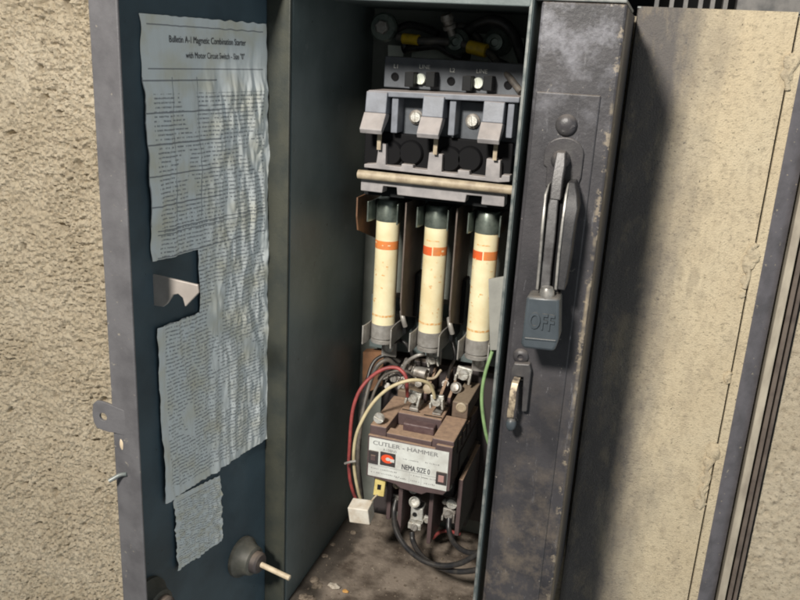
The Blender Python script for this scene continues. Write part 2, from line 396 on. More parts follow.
mb.obj('cover_sheet', M_['crust'], tr, smooth=True, base=Vector((0, TY, H0 - .2)))
MB().box(SX0 - .004, SX0 + .004, TY + .0045, TY + .0055, TB, tz - .003).obj('seam_gap', M_['dark'], tr)
prof = [(SX0 + .0007, TY + .004), (SX0 + .0008, TY - .0002)] + [(SX0 + .001 + (SX1 - SX0 - .0006) * i / 8, TY - .0004) for i in range(9)]
mb = MB(); sheet(mb, prof, TB, tz - .002, .0006)
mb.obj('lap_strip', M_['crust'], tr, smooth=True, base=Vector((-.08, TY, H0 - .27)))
M_['dkedge'] = mat('purple_grey_paint', (.13, .122, .135), .5, col2=(.09, .085, .093), nscale=70, bump=.3, bscale=500, specks=(230, .665, (.40, .35, .26)))
prof = [(SX1 + .0004, TY - .0004), (SX1 + .003, TY - .0000), (SX1 + .0155, TY + .009), (SX1 + .0165, TY + .019)]
mb = MB(); sheet(mb, prof, TB, tz - .002, .0003)
mb.obj('bare_edge', M_['dkedge'], tr, smooth=True, label='purple grey bare painted edge of the trough')
mb = MB().box(MR + .0015, SX1 + .014, TY + .0005, .699, tz - .0012, tz); mb.obj('top_edge', M_['lip'], tr)
for px, py, r in ((791, 62, .005), (787, 75, .0035), (753, 255, .0045), (748, 263, .005), (744, 280, .003), (727, 377, .0035), (713, 452, .005), (708, 462, .004), (706, 478, .0035), (703, 490, .0035), (699, 503, .004), (742, 295, .002)):
    c = at(px, py, TY - .001)
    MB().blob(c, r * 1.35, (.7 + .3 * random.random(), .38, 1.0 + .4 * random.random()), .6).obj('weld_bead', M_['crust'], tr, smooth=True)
for pts in (((792, 54), (789, 62), (792, 68), (787, 78), (788, 90)), ((757, 244), (750, 252), (757, 259), (749, 264), (748, 276), (744, 288)), ((716, 446), (710, 453), (713, 460), (706, 470), (708, 480), (702, 490), (703, 500), (699, 508)), ((731, 372), (726, 377), (728, 383))):
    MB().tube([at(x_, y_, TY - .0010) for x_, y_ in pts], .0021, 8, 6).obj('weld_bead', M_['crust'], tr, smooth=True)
# far-right channel
ch = thing('edge_channel', 'narrow pale metal channel with black grooves, right of the crusted trough', 'channel', Vector((.12, .69, .5)))
xa = .1655 * .688
MB().box(xa, xa + .0062, .684, .699, TB, tz + .0).obj('pale_strip', mat('pale_strip_paint', (.50, .45, .36), .5, col2=(.30, .26, .21), nscale=60, bump=.2, stretch=(1, 1, .3)), ch, bev=.0008)
MB().box(xa + .0088, xa + .0125, .690, .6992, TB, tz - .0).obj('groove_strip', M_['greyfib'], ch, bev=.0006)
MB().box(xa + .0142, xa + .0172, .692, .6994, TB, tz - .0).obj('groove_strip', M_['greyfib'], ch, bev=.0006)
MB().box(xa + .0062, xa + .0195, .6975, .6985, TB, tz - .002).obj('groove_bed', M_['dark'], ch)

# ================================================================ enclosure
T = .002
enc = thing('electrical_enclosure', 'open blue-grey metal electrical box with switch handle reading OFF', 'electrical box', Vector(((LW + MR) / 2, .61, ZB - T)))
CYF = .5295
M_['edge2'] = mat('charcoal_side_paint', (.05, .05, .055), .5, col2=(.03, .03, .033), nscale=50)
B0 = Vector((LW - T, YF, ZB - T))
mb = MB(); mb.box(LW - T, MR, YB, YB + T, ZB - T, ZT + T); mb.obj('back_panel', mat('grey_green_paint', (.20, .215, .19), .5, col2=(.13, .14, .125), nscale=20, bump=.1, scratch=.1), enc, base=B0)
MB().box(LW - T, LW, YF, YB, ZB - T, ZT + T).obj('side_wall', M_['inner'], enc, bev=.0004, base=B0)
MB().box(RW, RW + T * .9, YF, YB, ZB - T, ZT + T).obj('side_wall', M_['inner'], enc, bev=.0004, base=B0)
MB().box(MR - T, MR, CYF + .031, YB, ZB - T, ZT + T * .9).obj('side_wall', M_['edge2'], enc, base=B0)
M_['floor'] = mat('dirt_covered_floor', (.25, .205, .165), .9, col2=(.075, .056, .042), nscale=30, ndet=9, lo=.42, hi=.60, bump=.7, bscale=260, specks=(330, .66, (.42, .36, .28)))
def _darken_left(m):  # darkens the floor towards the left wall along a ragged edge
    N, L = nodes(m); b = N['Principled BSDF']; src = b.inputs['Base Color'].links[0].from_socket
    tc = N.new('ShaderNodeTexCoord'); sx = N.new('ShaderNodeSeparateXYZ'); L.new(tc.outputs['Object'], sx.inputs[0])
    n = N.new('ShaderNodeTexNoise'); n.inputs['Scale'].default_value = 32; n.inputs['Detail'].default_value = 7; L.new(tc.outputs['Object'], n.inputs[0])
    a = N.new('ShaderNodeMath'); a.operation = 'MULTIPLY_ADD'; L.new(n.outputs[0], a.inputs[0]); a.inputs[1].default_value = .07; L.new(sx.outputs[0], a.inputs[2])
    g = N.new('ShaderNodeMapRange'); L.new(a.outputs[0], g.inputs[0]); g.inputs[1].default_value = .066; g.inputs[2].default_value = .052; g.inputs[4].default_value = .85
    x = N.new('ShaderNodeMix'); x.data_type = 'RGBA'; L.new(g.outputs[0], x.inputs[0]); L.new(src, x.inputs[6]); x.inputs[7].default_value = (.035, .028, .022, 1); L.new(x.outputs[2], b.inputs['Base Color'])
_darken_left(M_['floor'])
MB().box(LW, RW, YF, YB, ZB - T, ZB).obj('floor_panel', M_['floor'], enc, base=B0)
MB().box(LW, RW, YF, YB, ZT, ZT + T).obj('top_panel', M_['inner'], enc, base=B0)
MB().box(LW, RW, YF - .0015, YF + .006, ZT - .003, ZT + T * 1.2).obj('top_rim', M_['inner'], enc, bev=.0006)
MB().box(RW - .0008, RW + .0012, YF - .0012, YF, ZB - T, ZT + T).obj('worn_lip', M_['lip'], enc, bev=.0003)
COV = cover_mat()
cov = MB().box(RW + .0058, MR + .0015, CYF, CYF + .03, ZB - T, ZT + .001).obj('side_cover', COV, enc, bev=.0016, base=B0)
MB().box(RW + .0018, MR + .0010, CYF - .0010, CYF + .10, ZT + .0013, ZT + .0038).obj('cover_rim', M_['lip'], enc, bev=.0008)
# raised pressed panel under the ledge
a = at(536, 92, CYF); c_ = at(603, 95, CYF)
MB().box(a.x, c_.x - .001, CYF - .0013, CYF + .001, ZB + .01, (a.z + c_.z) / 2).obj('raised_panel', COV, cov, bev=.0009, base=B0)
PY = CYF - .0013
mb = MB(); mb.lathe(at(566.5, 125, PY), (0, -1, 0), [(0, .0069), (.0015, .0068), (.0032, .0058), (.0042, .0040), (.0046, .0015)], 26); mb.box(at(569, 129, PY).x - .0042, at(569, 129, PY).x + .0042, PY - .0043, PY - .003, at(569, 128, PY).z - .0008, at(569, 128, PY).z + .0008, Matrix.Rotation(-.5, 3, 'Y'), at(569, 128, PY)); mb.obj('dome_screw', M_['handle'], cov, smooth=True)
# embossed pivot boss
mb = MB(); c = at(563.5, 160, PY)
pts = []
for k in range(28):
    t = math.pi * k / 27; pts.append(c + Vector((math.cos(t) * .0125, 0, math.sin(t) * .0105 + .004)))
pts += [c + Vector((-.0125, 0, -.004)), c + Vector((-.010, 0, -.0055)), c + Vector((-.0095, 0, -.018)), c + Vector((.0105, 0, -.018)), c + Vector((.0125, 0, -.010))]
mb.prism(pts, Vector((0, -.0022, 0))); mb.obj('pivot_boss', M_['handle'], cov, bev=.0007)
M_['handledk'] = mat('shaded_handle_metal', (.022, .022, .025), .52, .1, col2=(.045, .043, .044), nscale=90, bump=.2)  # darker copy of the handle metal, painting in its shaded right face
M_['midbar'] = mat('grey_handle_metal', (.12, .118, .12), .4, .2, col2=(.055, .052, .054), nscale=90, bump=.15)
# handle: hub, stem, two side bars, centre bar, OFF grip
hp = bpy.data.objects.new('switch_handle', None); S.collection.objects.link(hp); hp.parent = enc
hp.location = at(561, 160, PY) - wloc(enc); hp.empty_display_size = .01
mb = MB(); mb.lathe(at(561.5, 159, PY), (0, -1, 0), [(0, .0062), (.010, .0056), (.0135, .0046), (.0155, .0024)], 20)
mb.obj('hub', M_['handle'], hp, smooth=True)
def bar(pts, wx, dy, name, m, bev=.0007):
    """flat bar following (px, py, Y) with width wx and thickness dy"""
    mb = MB(); rows = []
    for px, py, Y, wd in pts:
        c = at(px, py, Y); w = wx * wd
        rows.append([mb.bm.verts.new(c + Vector(q)) for q in ((-w / 2, 0, 0), (w / 2, 0, 0), (w / 2, dy, 0), (-w / 2, dy, 0))])
    for r0, r1 in zip(rows, rows[1:]):
        for i in range(4): mb.face((r0[i], r0[(i + 1) % 4], r1[(i + 1) % 4], r1[i]))
    mb.face(rows[0]); mb.face(rows[-1][::-1]); return mb.obj(name, m, hp, smooth=True, bev=bev)
bar([(561, 152, .513, .8), (559.5, 165, .5105, 1), (557, 180, .508, 1), (555, 200, .506, 1)], .0068, .010, 'stem', M_['handle'])
bar([(549, 184, .510, .5), (545.5, 195, .5035, 1), (542.5, 225, .500, 1), (540, 255, .498, 1), (537, 290, .497, 1)], .0018, .020, 'side_bar', M_['handlelit'])
bar([(568.5, 183, .510, .5), (566, 195, .5035, 1), (562, 225, .499, 1), (558.5, 255, .497, 1), (555.5, 290, .496, 1)], .0017, .020, 'side_bar', M_['handlelit'])
bar([(572, 182, .511, .5), (571.5, 195, .5055, .9), (570.5, 208, .502, 1.15), (567.5, 225, .5005, 1.1), (564, 255, .499, 1), (559.5, 290, .498, .8)], .0078, .022, 'side_bar', M_['handledk'])
bar([(556, 188, .5085, .6), (553, 205, .506, .9), (550, 235, .504, 1), (546.5, 265, .502, 1), (544, 292, .501, 1)], .0066, .010, 'centre_bar', M_['midbar'])
bar([(559.5, 198, .512, .7), (556, 235, .509, 1), (549, 292, .506, 1)], .015, .0035, 'web', M_['pit'])  # near-black web paints in the shade between the bars
OY = .4915
mb = MB(); pts = [(526.5, 296), (559.5, 298.5), (558.8, 338), (556.5, 346), (554, 352), (522, 348.5), (520.5, 343), (522, 336)]
mb.pprism(pts, OY, .017)
grip = mb.obj('grip', M_['off'], hp, bev=.0020, smooth=True)
mb = MB(); mb.lathe(at(547, 293, .4965), (.02, .05, -1), [(-.004, .0035), (-.002, .0046), (.004, .0050)], 18); mb.obj('collar', M_['handlelit'], hp, smooth=True)
a = at(528.0, 327.0, OY); b2 = at(550.5, 327.8, OY)
Mx = Matrix.Translation(a + Vector((0, -.0001, 0))) @ Matrix(((1, 0, 0, 0), (0, 0, -1, 0), (0, 1, 0, 0), (0, 0, 0, 1)))
textobj('OFF', .0150, M_['off'], grip, Mx, depth=.0010, sx=.62, bold=.00025)
mb = MB(); pts = [(524.5, 337.5), (556, 340.5), (555.6, 342), (524.3, 339.3)]; mb.pprism(pts, OY - .0007, .001); mb.obj('ridge', M_['off'], grip, bev=.0003)
# latch below
mb = MB(); c = at(521, 356, PY); mb.lathe(c, (0, -1, 0), [(0, .0056), (.0012, .0055), (.0026, .0042), (.003, .0022), (.0015, .0014), (.0014, .0005)], 24)
mb.obj('rivet', M_['handle'], cov, smooth=True)
mb = MB(); Y = PY - .006
mb.pprism([(514, 363.5), (529.5, 364.5), (531, 371), (526.5, 412), (521.5, 412), (523, 384), (523.4, 377.5), (516, 377), (514.8, 383), (509, 383), (511, 371)], Y, .006)
latch = mb.obj('latch', M_['handle'], cov, bev=.0008)
bar2 = MB(); prev = None
rows = []
for px, py, Yq in ((517, 378, .519), (515, 383, .5135), (513, 392, .511), (512, 403, .510), (510.5, 412, .511), (510, 418, .513)):
    c = at(px, py, Yq); rows.append([bar2.bm.verts.new(c + Vector(q)) for q in ((-.0023, 0, 0), (.0023, 0, 0), (.0023, .0020, 0), (-.0023, .0020, 0))])
for r0, r1 in zip(rows, rows[1:]):
    for i in range(4): bar2.face((r0[i], r0[(i + 1) % 4], r1[(i + 1) % 4], r1[i]))
bar2.face(rows[0]); bar2.face(rows[-1][::-1]); bar2.obj('latch_tongue', M_['brass'], latch, smooth=True, bev=.0004)
MB().blob(at(511, 424, .515), .0042, (.9, .9, 1.3), .1).obj('latch_tip', M_['off'], latch, smooth=True)
mb = MB(); mb.box(at(516, 375, Y).x, at(523, 375, Y).x, Y + .0045, Y + .0055, at(520, 384, Y).z, at(520, 376, Y).z); mb.obj('slot', M_['dark'], latch)
# conduit hub on top
c = at(572, 0, .60); mb = MB(); mb.lathe(Vector((c.x, .60, ZT + .001)), (0, 0, 1), [(0, .017), (.006, .017), (.006, .0145), (.05, .0145)], 28)
mb.obj('conduit_hub', M_['lip'], enc, smooth=True)

# ---------------------------------------------------------------- door (swung open to the left)
HNG = Vector((-.262, YF - .001, 0)); DD = Vector((-.16901, -1, 0)).normalized(); DN = Vector((1, -.16901, 0)).normalized()
DLEN = .1525
def dpt(s, n_, z): return HNG + DD * s + DN * n_ + Vector((0, 0, z))
def dhit(px, py, n_=0):
    """where a sight line meets the door sheet: (s, z)"""
    r = ray(px, py); P0 = HNG + DN * n_; t = P0.dot(DN) / r.dot(DN); p = r * t
    return (p - HNG).dot(DD), p.z + H0
def dbox(mb, s0, s1, n0, n1, z0, z1):
    v = [mb.bm.verts.new(dpt(s, n_, z)) for s in (s0, s1) for n_ in (n0, n1) for z in (z0, z1)]
    for f in ((0, 1, 3, 2), (4, 6, 7, 5), (0, 4, 5, 1), (2, 3, 7, 6), (0, 2, 6, 4), (1, 5, 7, 3)): mb.face([v[i] for i in f])
    return mb
dz0, dz1 = ZB - .012, ZT + .008
door = dbox(MB(), 0, DLEN, -.0018, 0, dz0, dz1).obj('door', M_['paint'], enc, bev=.0006)
dbox(MB(), DLEN, DLEN + .0018, -.0018, .0185, dz0, dz1).obj('edge_flange', M_['edge'], door, bev=.0007)
dbox(MB(), .0003, .0021, 0, .0192, dz0, dz1).obj('hinge_flange', M_['olive'], door, bev=.0005)
dbox(MB(), .0022, DLEN, .0001, .0165, dz1 - .0018, dz1).obj('end_flange', M_['paint'], door)
dbox(MB(), .0022, DLEN, .0001, .0165, dz0, dz0 + .0018).obj('end_flange', M_['paint'], door)
for z in (H0 - .08, H0 - .36):
    MB().lathe(Vector((LW - .006, YF - .001, z)), (0, 0, 1), [(0, .003), (.05, .003)], 12).obj('hinge', M_['edge'], enc, smooth=True)
# paper instruction sheet, crumpled
def crumple(u, v, S_=1):
    r = abs(math.sin(u * 15 + 3 * noise.noise(Vector((u * 3, v * 4, 1))) + v * 1.5)) ** .6
    r2 = abs(noise.noise(Vector((u * 10, v * 5, 3)))) ; r3 = abs(noise.noise(Vector((u * 22, v * 26, 6))))
    edge = min(u, 1 - u, v, 1 - v)
    S_ *= 1 - .75 * max(0, min(1, (v - .86) / .05))
    return .0004 + S_ * (.0005 + .0013 * (1 - r) + .0030 * r2 + .0013 * r3 + .0009 * abs(noise.noise(Vector((u * 40, v * 16, 9)))))
def paper_mat(rows_, table=True, seed=0):
    m = mat('printed_paper_%d' % seed, (.62, .66, .66), .7); m.name = 'printed_paper'; N, L = nodes(m); b = N['Principled BSDF']
    uv = N.new('ShaderNodeUVMap'); sx = N.new('ShaderNodeSeparateXYZ'); L.new(uv.outputs[0], sx.inputs[0]); U, V = sx.outputs[0], sx.outputs[1]
    def ma(op, a, b_=None, c=None):
        x = N.new('ShaderNodeMath'); x.operation = op
        for i, q in enumerate((a, b_, c)):
            if q is None: continue
            if isinstance(q, (int, float)): x.inputs[i].default_value = q
            else: L.new(q, x.inputs[i])
        return x.outputs[0]
    def comb(a, c, d=0.0):
        x = N.new('ShaderNodeCombineXYZ')
        for i, q in enumerate((a, c, d)):
            if isinstance(q, (int, float)): x.inputs[i].default_value = q
            else: L.new(q, x.inputs[i])
        return x.outputs[0]
    def nz(vec, s, d=2):
        n = N.new('ShaderNodeTexNoise'); n.inputs['Scale'].default_value = s; n.inputs['Detail'].default_value = d; L.new(vec, n.inputs[0]); return n.outputs[0]
    vr = ma('MULTIPLY', V, rows_); row = ma('FLOOR', vr); fr = ma('FRACT', vr)
    band = ma('MULTIPLY', ma('GREATER_THAN', fr, .30), ma('LESS_THAN', fr, .68))
    words = ma('GREATER_THAN', nz(comb(ma('MULTIPLY', U, 75), ma('MULTIPLY', row, 7.31)), 1), .44)
    letters = ma('GREATER_THAN', nz(comb(ma('MULTIPLY', U, 330), ma('MULTIPLY', vr, 2.3)), 1), .42)
    nwide = nz(comb(ma('MULTIPLY', U, 5), ma('MULTIPLY', V, 9), seed), 1, 3)
    block = ma('GREATER_THAN', nwide, .40)
    marg = ma('MULTIPLY', ma('GREATER_THAN', U, .06), ma('LESS_THAN', U, .95))
    marg = ma('MULTIPLY', marg, ma('MULTIPLY', ma('LESS_THAN', V, .86 if table else .95), ma('GREATER_THAN', V, .02)))
    ink = ma('MULTIPLY', ma('MULTIPLY', band, words), ma('MULTIPLY', ma('MULTIPLY', letters, block), marg))
    if table:
        def line(src, c, w): return ma('LESS_THAN', ma('ABSOLUTE', ma('SUBTRACT', src, c)), w)
        ln = line(V, .983, .0012)
        inu = ma('MULTIPLY', ma('GREATER_THAN', U, .04), ma('LESS_THAN', U, .96))
        for v_ in (.905, .60, .592, .545): ln = ma('MAXIMUM', ln, line(V, v_, .0012))
        ln = ma('MULTIPLY', ln, inu)
        top = ma('MULTIPLY', ma('MULTIPLY', ma('GREATER_THAN', V, .61), ma('LESS_THAN', V, .89)), ma('LESS_THAN', U, .55))
        tb = ma('MULTIPLY', top, ma('MAXIMUM', ma('LESS_THAN', ma('FRACT', ma('MULTIPLY', V, 17)), .05), ma('LESS_THAN', ma('FRACT', ma('MULTIPLY', U, 5.2)), .025)))
        ink = ma('MAXIMUM', ink, ma('MAXIMUM', ln, tb))
    stain = N.new('ShaderNodeMix'); stain.data_type = 'RGBA'
    tcx = comb(ma('MULTIPLY', U, 3), ma('MULTIPLY', V, 8), seed)
    mrg = N.new('ShaderNodeMapRange'); L.new(nz(tcx, 1.6, 6), mrg.inputs[0]); mrg.inputs[1].default_value = .45; mrg.inputs[2].default_value = .7
    L.new(mrg.outputs[0], stain.inputs[0]); stain.inputs[6].default_value = (.64, .68, .68, 1); stain.inputs[7].default_value = (.58, .57, .47, 1)
    mx = N.new('ShaderNodeMix'); mx.data_type = 'RGBA'; L.new(ma('MULTIPLY', ink, .72), mx.inputs[0]); L.new(stain.outputs[2], mx.inputs[6]); mx.inputs[7].default_value = (.08, .09, .11, 1)
    L.new(mx.outputs[2], b.inputs['Base Color'])
    return m
def paper(name, corners, nu, nv, m, hole=None, wav=.0, lab=None):
    TL, TR, BR, BL = [dhit(*c) for c in corners]
    def sz(u, v):
        a = [TL[i] * (1 - u) + TR[i] * u for i in (0, 1)]; b = [BL[i] * (1 - u) + BR[i] * u for i in (0, 1)]
        return [b[i] * (1 - v) + a[i] * v for i in (0, 1)]
    def pt(u, v, lift=0):
        s, z = sz(u, v); k = 1 - min(1, min(u, 1 - u) * 12)
        s += wav * k * noise.noise(Vector((round(u), v * 22, 4))) ; 
        z += wav * .5 * (1 - min(1, min(v, 1 - v) * 30)) * noise.noise(Vector((u * 20, 2, round(v))))
        return dpt(s, crumple(u, v) + lift, z)
    bm = bmesh.new(); uvl = bm.loops.layers.uv.new('UVMap'); G = [[bm.verts.new(pt(i / nu, j / nv)) for i in range(nu + 1)] for j in range(nv + 1)]
    for j in range(nv):
        for i in range(nu):
            u, v = (i + .5) / nu, (j + .5) / nv
            if hole and hole(*sz(u, v)): continue
            f = bm.faces.new((G[j][i], G[j][i + 1], G[j + 1][i + 1], G[j + 1][i])); f.smooth = True
            for l, (a, b) in zip(f.loops, ((i, j), (i + 1, j), (i + 1, j + 1), (i, j + 1))): l[uvl].uv = (a / nu, b / nv)
    bmesh.ops.translate(bm, verts=bm.verts, vec=-wloc(door)); me = bpy.data.meshes.new(name); bm.to_mesh(me); bm.free(); me.materials.append(m)
    o = bpy.data.objects.new(name, me); S.collection.objects.link(o); o.parent = door; o['label'] = lab
    return o, pt, sz
hs0, hz1 = dhit(196, 250); hs1, _ = dhit(140, 268); hzb = dhit(190, 312)[1]
def hole(s, z):
    lim = hz1 + .001
    return hs0 < s < DLEN and hzb - .002 < z < lim
sheet_o, spt, ssz = paper('instruction_sheet', ((138, 13), (265.5, 24), (267, 437), (163, 503)), 110, 260, paper_mat(118), hole, .0016, 'large crumpled printed instruction sheet')
small_o, _, _ = paper('instruction_sheet', ((172.5, 498), (219, 475), (220.5, 540), (175, 570)), 40, 40, paper_mat(32, False, 5), None, .0014, 'small printed paper label below the large sheet')
Wd = abs(ssz(1, 1)[0] - ssz(0, 1)[0]); Hd = abs(ssz(0, 1)[1] - ssz(0, 0)[1])
def wr(u0, v0):
    return lambda p: spt(u0 + p.x / Wd, v0 + p.y / Hd, .00035 + p.z)
textobj('Bulletin A-1 Magnetic Combination Starter', .0056, M_['ink'], sheet_o, None, name='headline', depth=.00003, warp=wr(.19, .953), sx=.74)
textobj('with Motor Circuit Switch - Size "0"', .0052, M_['ink'], sheet_o, None, name='headline', depth=.00003, warp=wr(.31, .925), sx=.74)
# latch hook on the door
HY = .408
mb = MB(); mb.pprism([(151, 274), (197.5, 285), (198.5, 293), (185, 307), (182.5, 298), (178, 294), (173, 295), (167, 304), (163, 307), (150, 305)], HY, .002)
hook = mb.obj('latch_hook', M_['hook'], door, bev=.0005)
mb = MB(); mb.pprism([(136, 270), (151, 274), (150, 306), (137, 300)], HY + .0004, .016); mb.obj('hook_base', M_['black'], hook, bev=.0006)
# hasp tab with hole on the free edge
FY = (HNG + DD * DLEN).y - .0022
def ringplate(mb, outer, c, r, Y, dep, n=20):
    """plate outline (points round centre) with a round hole"""
    oc = [at(x, y, Y) for x, y in outer]; cc = at(*c, Y); import math as _m
    oc.sort(key=lambda p: _m.atan2(p.z - cc.z, p.x - cc.x))
    inn = []
    for p in oc:
        t = _m.atan2(p.z - cc.z, p.x - cc.x); inn.append(cc + Vector((_m.cos(t) * r, 0, _m.sin(t) * r)))
    A = [mb.bm.verts.new(p) for p in oc]; B = [mb.bm.verts.new(p) for p in inn]; A2 = [mb.bm.verts.new(p + Vector((0, dep, 0))) for p in oc]; B2 = [mb.bm.verts.new(p + Vector((0, dep, 0))) for p in inn]
    m_ = len(A)
    for i in range(m_):
        j = (i + 1) % m_
        mb.face((A[i], A[j], B[j], B[i])); mb.face((A2[j], A2[i], B2[i], B2[j])); mb.face((A[j], A[i], A2[i], A2[j])); mb.face((B[i], B[j], B2[j], B2[i]))
    return mb
out = [(93, 404), (96, 401), (101, 401.5), (108, 404), (115, 407), (122, 410), (130, 413), (130, 425), (129, 436), (122, 435), (115, 433), (108, 432), (102, 430), (97, 428), (94, 423), (92.5, 416), (92.3, 410)]
ringplate(MB(), out, (103, 417), .0026, FY - .001, .0018).obj('hasp_tab', M_['edge'], door, bev=.0003)
MB().tube([at(127, 474, FY - .001), at(120, 475, FY - .002), at(109, 481, FY - .006)], .0013).obj('hinge_pin', M_['lip'], door, smooth=True)
MB().blob(at(122, 445, FY - .0002), .0035, (.45, .15, 1.1), .3).obj('paint_chip_spot', M_['wood'], door, smooth=True)
# reset plugs on the door
def plug(px, py, rodlen, sc=1):
    s, z = dhit(px, py); c = dpt(s, .0, z)
    ax = DN
    o = MB().lathe(c, ax, [(0, .0165 * sc), (.003, .0165 * sc), (.005, .0145 * sc), (.009, .0125 * sc), (.013, .0115 * sc), (.014, .009 * sc), (.0125, .0085 * sc), (.0125, .004)], 28).obj('reset_plug', M_['rubber'], door, smooth=True)
    MB().lathe(c + ax * .012, ax, [(0, .0088 * sc), (.006, .0085 * sc), (.0075, .0070 * sc), (.0078, .0035 * sc)], 24).obj('plug_collar', M_['dkbrown'], o, smooth=True)
    d = (ax + Vector((0, .05, -.12))).normalized()
    MB().lathe(c + ax * .012, d, [(0, .0022), (rodlen, .0022), (rodlen + .0004, .0012)], 16).obj('plug_rod', M_['wood'], o, smooth=True)
plug(241, 556, .034)
plug(146, 600, .030)

# ================================================================ disconnect switch (top, inside)
SW = thing('disconnect_switch', 'grey three pole disconnect switch with slate levers at the top of the box', 'switch', at(440, 205, .62))
sb = MB()
sb.pbox(384, 528, 60, 92, .622, .03)
body = sb.obj('terminal_face', M_['dkslate'], SW, bev=.0008)
# screws between dark barriers in the face
for px, py in ((395, 76.5), (451, 81), (508, 85)):
    MB().lathe(at(px, py, .6215), (0, -1, 0), [(0, .0031), (.0008, .0031), (.0008, .0022), (.0002, .0022)], 18).obj('hole_ring', M_['pit'], SW)
for px, py in ((421, 79), (478.5, 83)):
    MB().screw(at(px, py, .6205), .0042, ang=1.2, h=.003).obj('terminal_screw', M_['plate'], SW)
    for dx in (-12, 9): MB().pbox(px + dx - 4.5, px + dx + 4.5, py - 7, py + 8, .609, .0125).obj('terminal_barrier', M_['black'], SW, bev=.0005)
for t, px, py in (('L1', 393.5, 68), ('LINE', 419, 68.5), ('L2', 449.5, 72), ('LINE', 476, 73)):
    a = at(px, py, .6216); textobj(t, .0044, M_['label'], SW, Matrix.Translation(a) @ Matrix(((1, 0, 0, 0), (0, 0, -1, 0), (0, 1, 0, 0), (0, 0, 0, 1))), depth=.0002)
# ledge and body block
LY = .588
sb = MB(); sb.pprism([(368, 90), (520, 97), (519, 103), (367, 96)], LY, .034); sb.obj('ledge', M_['slate'], SW, bev=.0008)
sb = MB(); sb.pbox(367.5, 519, 99.5, 150, .606, .05); sb.obj('pole_housing', M_['dkslate'], SW, bev=.001)
for px in (394.5, 452, 510):
    k = (px - 394) * .1
    MB().pbox(px - 3.2, px + 3.2, 97.5 + k * .45, 133 + k * .45, LY + .003, .018).obj('housing_rib', M_['slate'], SW, bev=.0006)
for px, py in ((428, 117), (487, 121)): pass
for px, py in ((416.5, 117), (473, 121)):
    MB().screw(at(px, py, .6055), .0056, ang=.9, h=.003, slot=False).obj('pole_screw', M_['steel'], SW, smooth=True)
    MB().screw(at(px, py, .6030), .0040, ang=.9, h=.003).obj('pole_screw', M_['bright'], SW, smooth=True)
for px, py in ((377, 91), (434, 95.5), (494.5, 101)):
    ly = LY - .004
    mb = MB()
    w0 = 10.5
    a, b = at(px - w0, py, LY - .002), at(px + w0, py + 1, LY - .002)
    c, d = at(px - w0 + .5, py + 21, ly), at(px + w0, py + 22, ly)
    e, f = at(px - w0 - 2.5, py + 38, ly - .009), at(px + w0 - 2, py + 40, ly - .009)
    x0, x1 = a.x, b.x; s_ = .0035
    prof = [(a.y, a.z), (c.y, c.z), (c.y + .004, c.z - .001), (a.y + .014, c.z - .001), (a.y + .014, a.z)]
    prof2 = [(c.y, c.z - .0001), (e.y, e.z), (e.y + .002, e.z - .0035), (c.y + .006, c.z - .006), (c.y + .010, c.z - .0012)]
    mb.prism([Vector((x0, y, z)) for y, z in prof], Vector((x1 - x0, 0, 0)))
    lev = mb.obj('lever', M_['slate'], SW, bev=.0006)
    mb = MB(); mb.prism([Vector((x0 - .0006, y, z)) for y, z in prof2], Vector((x1 - x0 + .0008, 0, 0))); mb.obj('lever_tip', M_['mould'], lev, bev=.0006)  # lighter grey lip: the light it catches and its dust put into the colour
    mb = MB(); mb.box(x0 + .0095, x0 + .0125, ly + .004, ly + .006, e.z - .016, c.z - .004); mb.obj('blade_stem', M_['rod'], lev)
# cavities with black arc chutes
for k, (px, py) in enumerate(((402, 152), (460, 158))):
    for dx in (-8, 12):
        MB().lathe(at(px + dx, py, .607), (0, -1, 0), [(0, .0100), (.008, .0100), (.010, .0085)], 26).obj('arc_chute', M_['pit'], SW, smooth=True)
sb = MB(); sb.pbox(364, 512, 137, 178, .600, .05); sb.obj('lower_housing', M_['pit'], SW, bev=.0008)
# comb plate with three uprights and tabs
CY_ = .592
mb = MB(); mb.pprism([(364, 164), (376, 163.5), (379, 143), (386, 144), (385.5, 165), (401, 167), (401.5, 163.8), (413, 165), (413, 168.3), (427, 170), (429, 152.5), (442.5, 154.5), (441.5, 172), (457.5, 173.8), (457.8, 169.8), (469.5, 171), (469.5, 175), (485, 177), (486.5, 158.5), (500.5, 160.5), (499.5, 178), (501, 178.5), (502, 175), (510, 175.5), (509.5, 182), (498, 182.5), (364, 167.5)], CY_, .010)
mb.obj('comb_plate', M_['mould'], SW, bev=.0006)
mb = MB(); p0, p1 = at(357.5, 174, .586), at(516, 190.5, .586)
mb.lathe(p0, p1 - p0, [(0, .0020), (.0008, .0036), ((p1 - p0).length - .0008, .0034), ((p1 - p0).length, .002)], 18); mb.obj('cross_rod', M_['rod'], SW, smooth=True)
mb = MB(); mb.pprism([(361, 176), (505, 191), (504, 207), (481, 204.5), (482, 196.5), (466.5, 195), (465, 202.5), (397, 195), (396.5, 187.5), (383, 186), (382, 193), (360.5, 190.5)], .590, .012)
mb.obj('clip_cover', M_['mould'], SW, bev=.0007)
sb = MB(); sb.pbox(364, 512, 183, 202, .606, .05); sb.obj('lower_housing', M_['black'], SW)

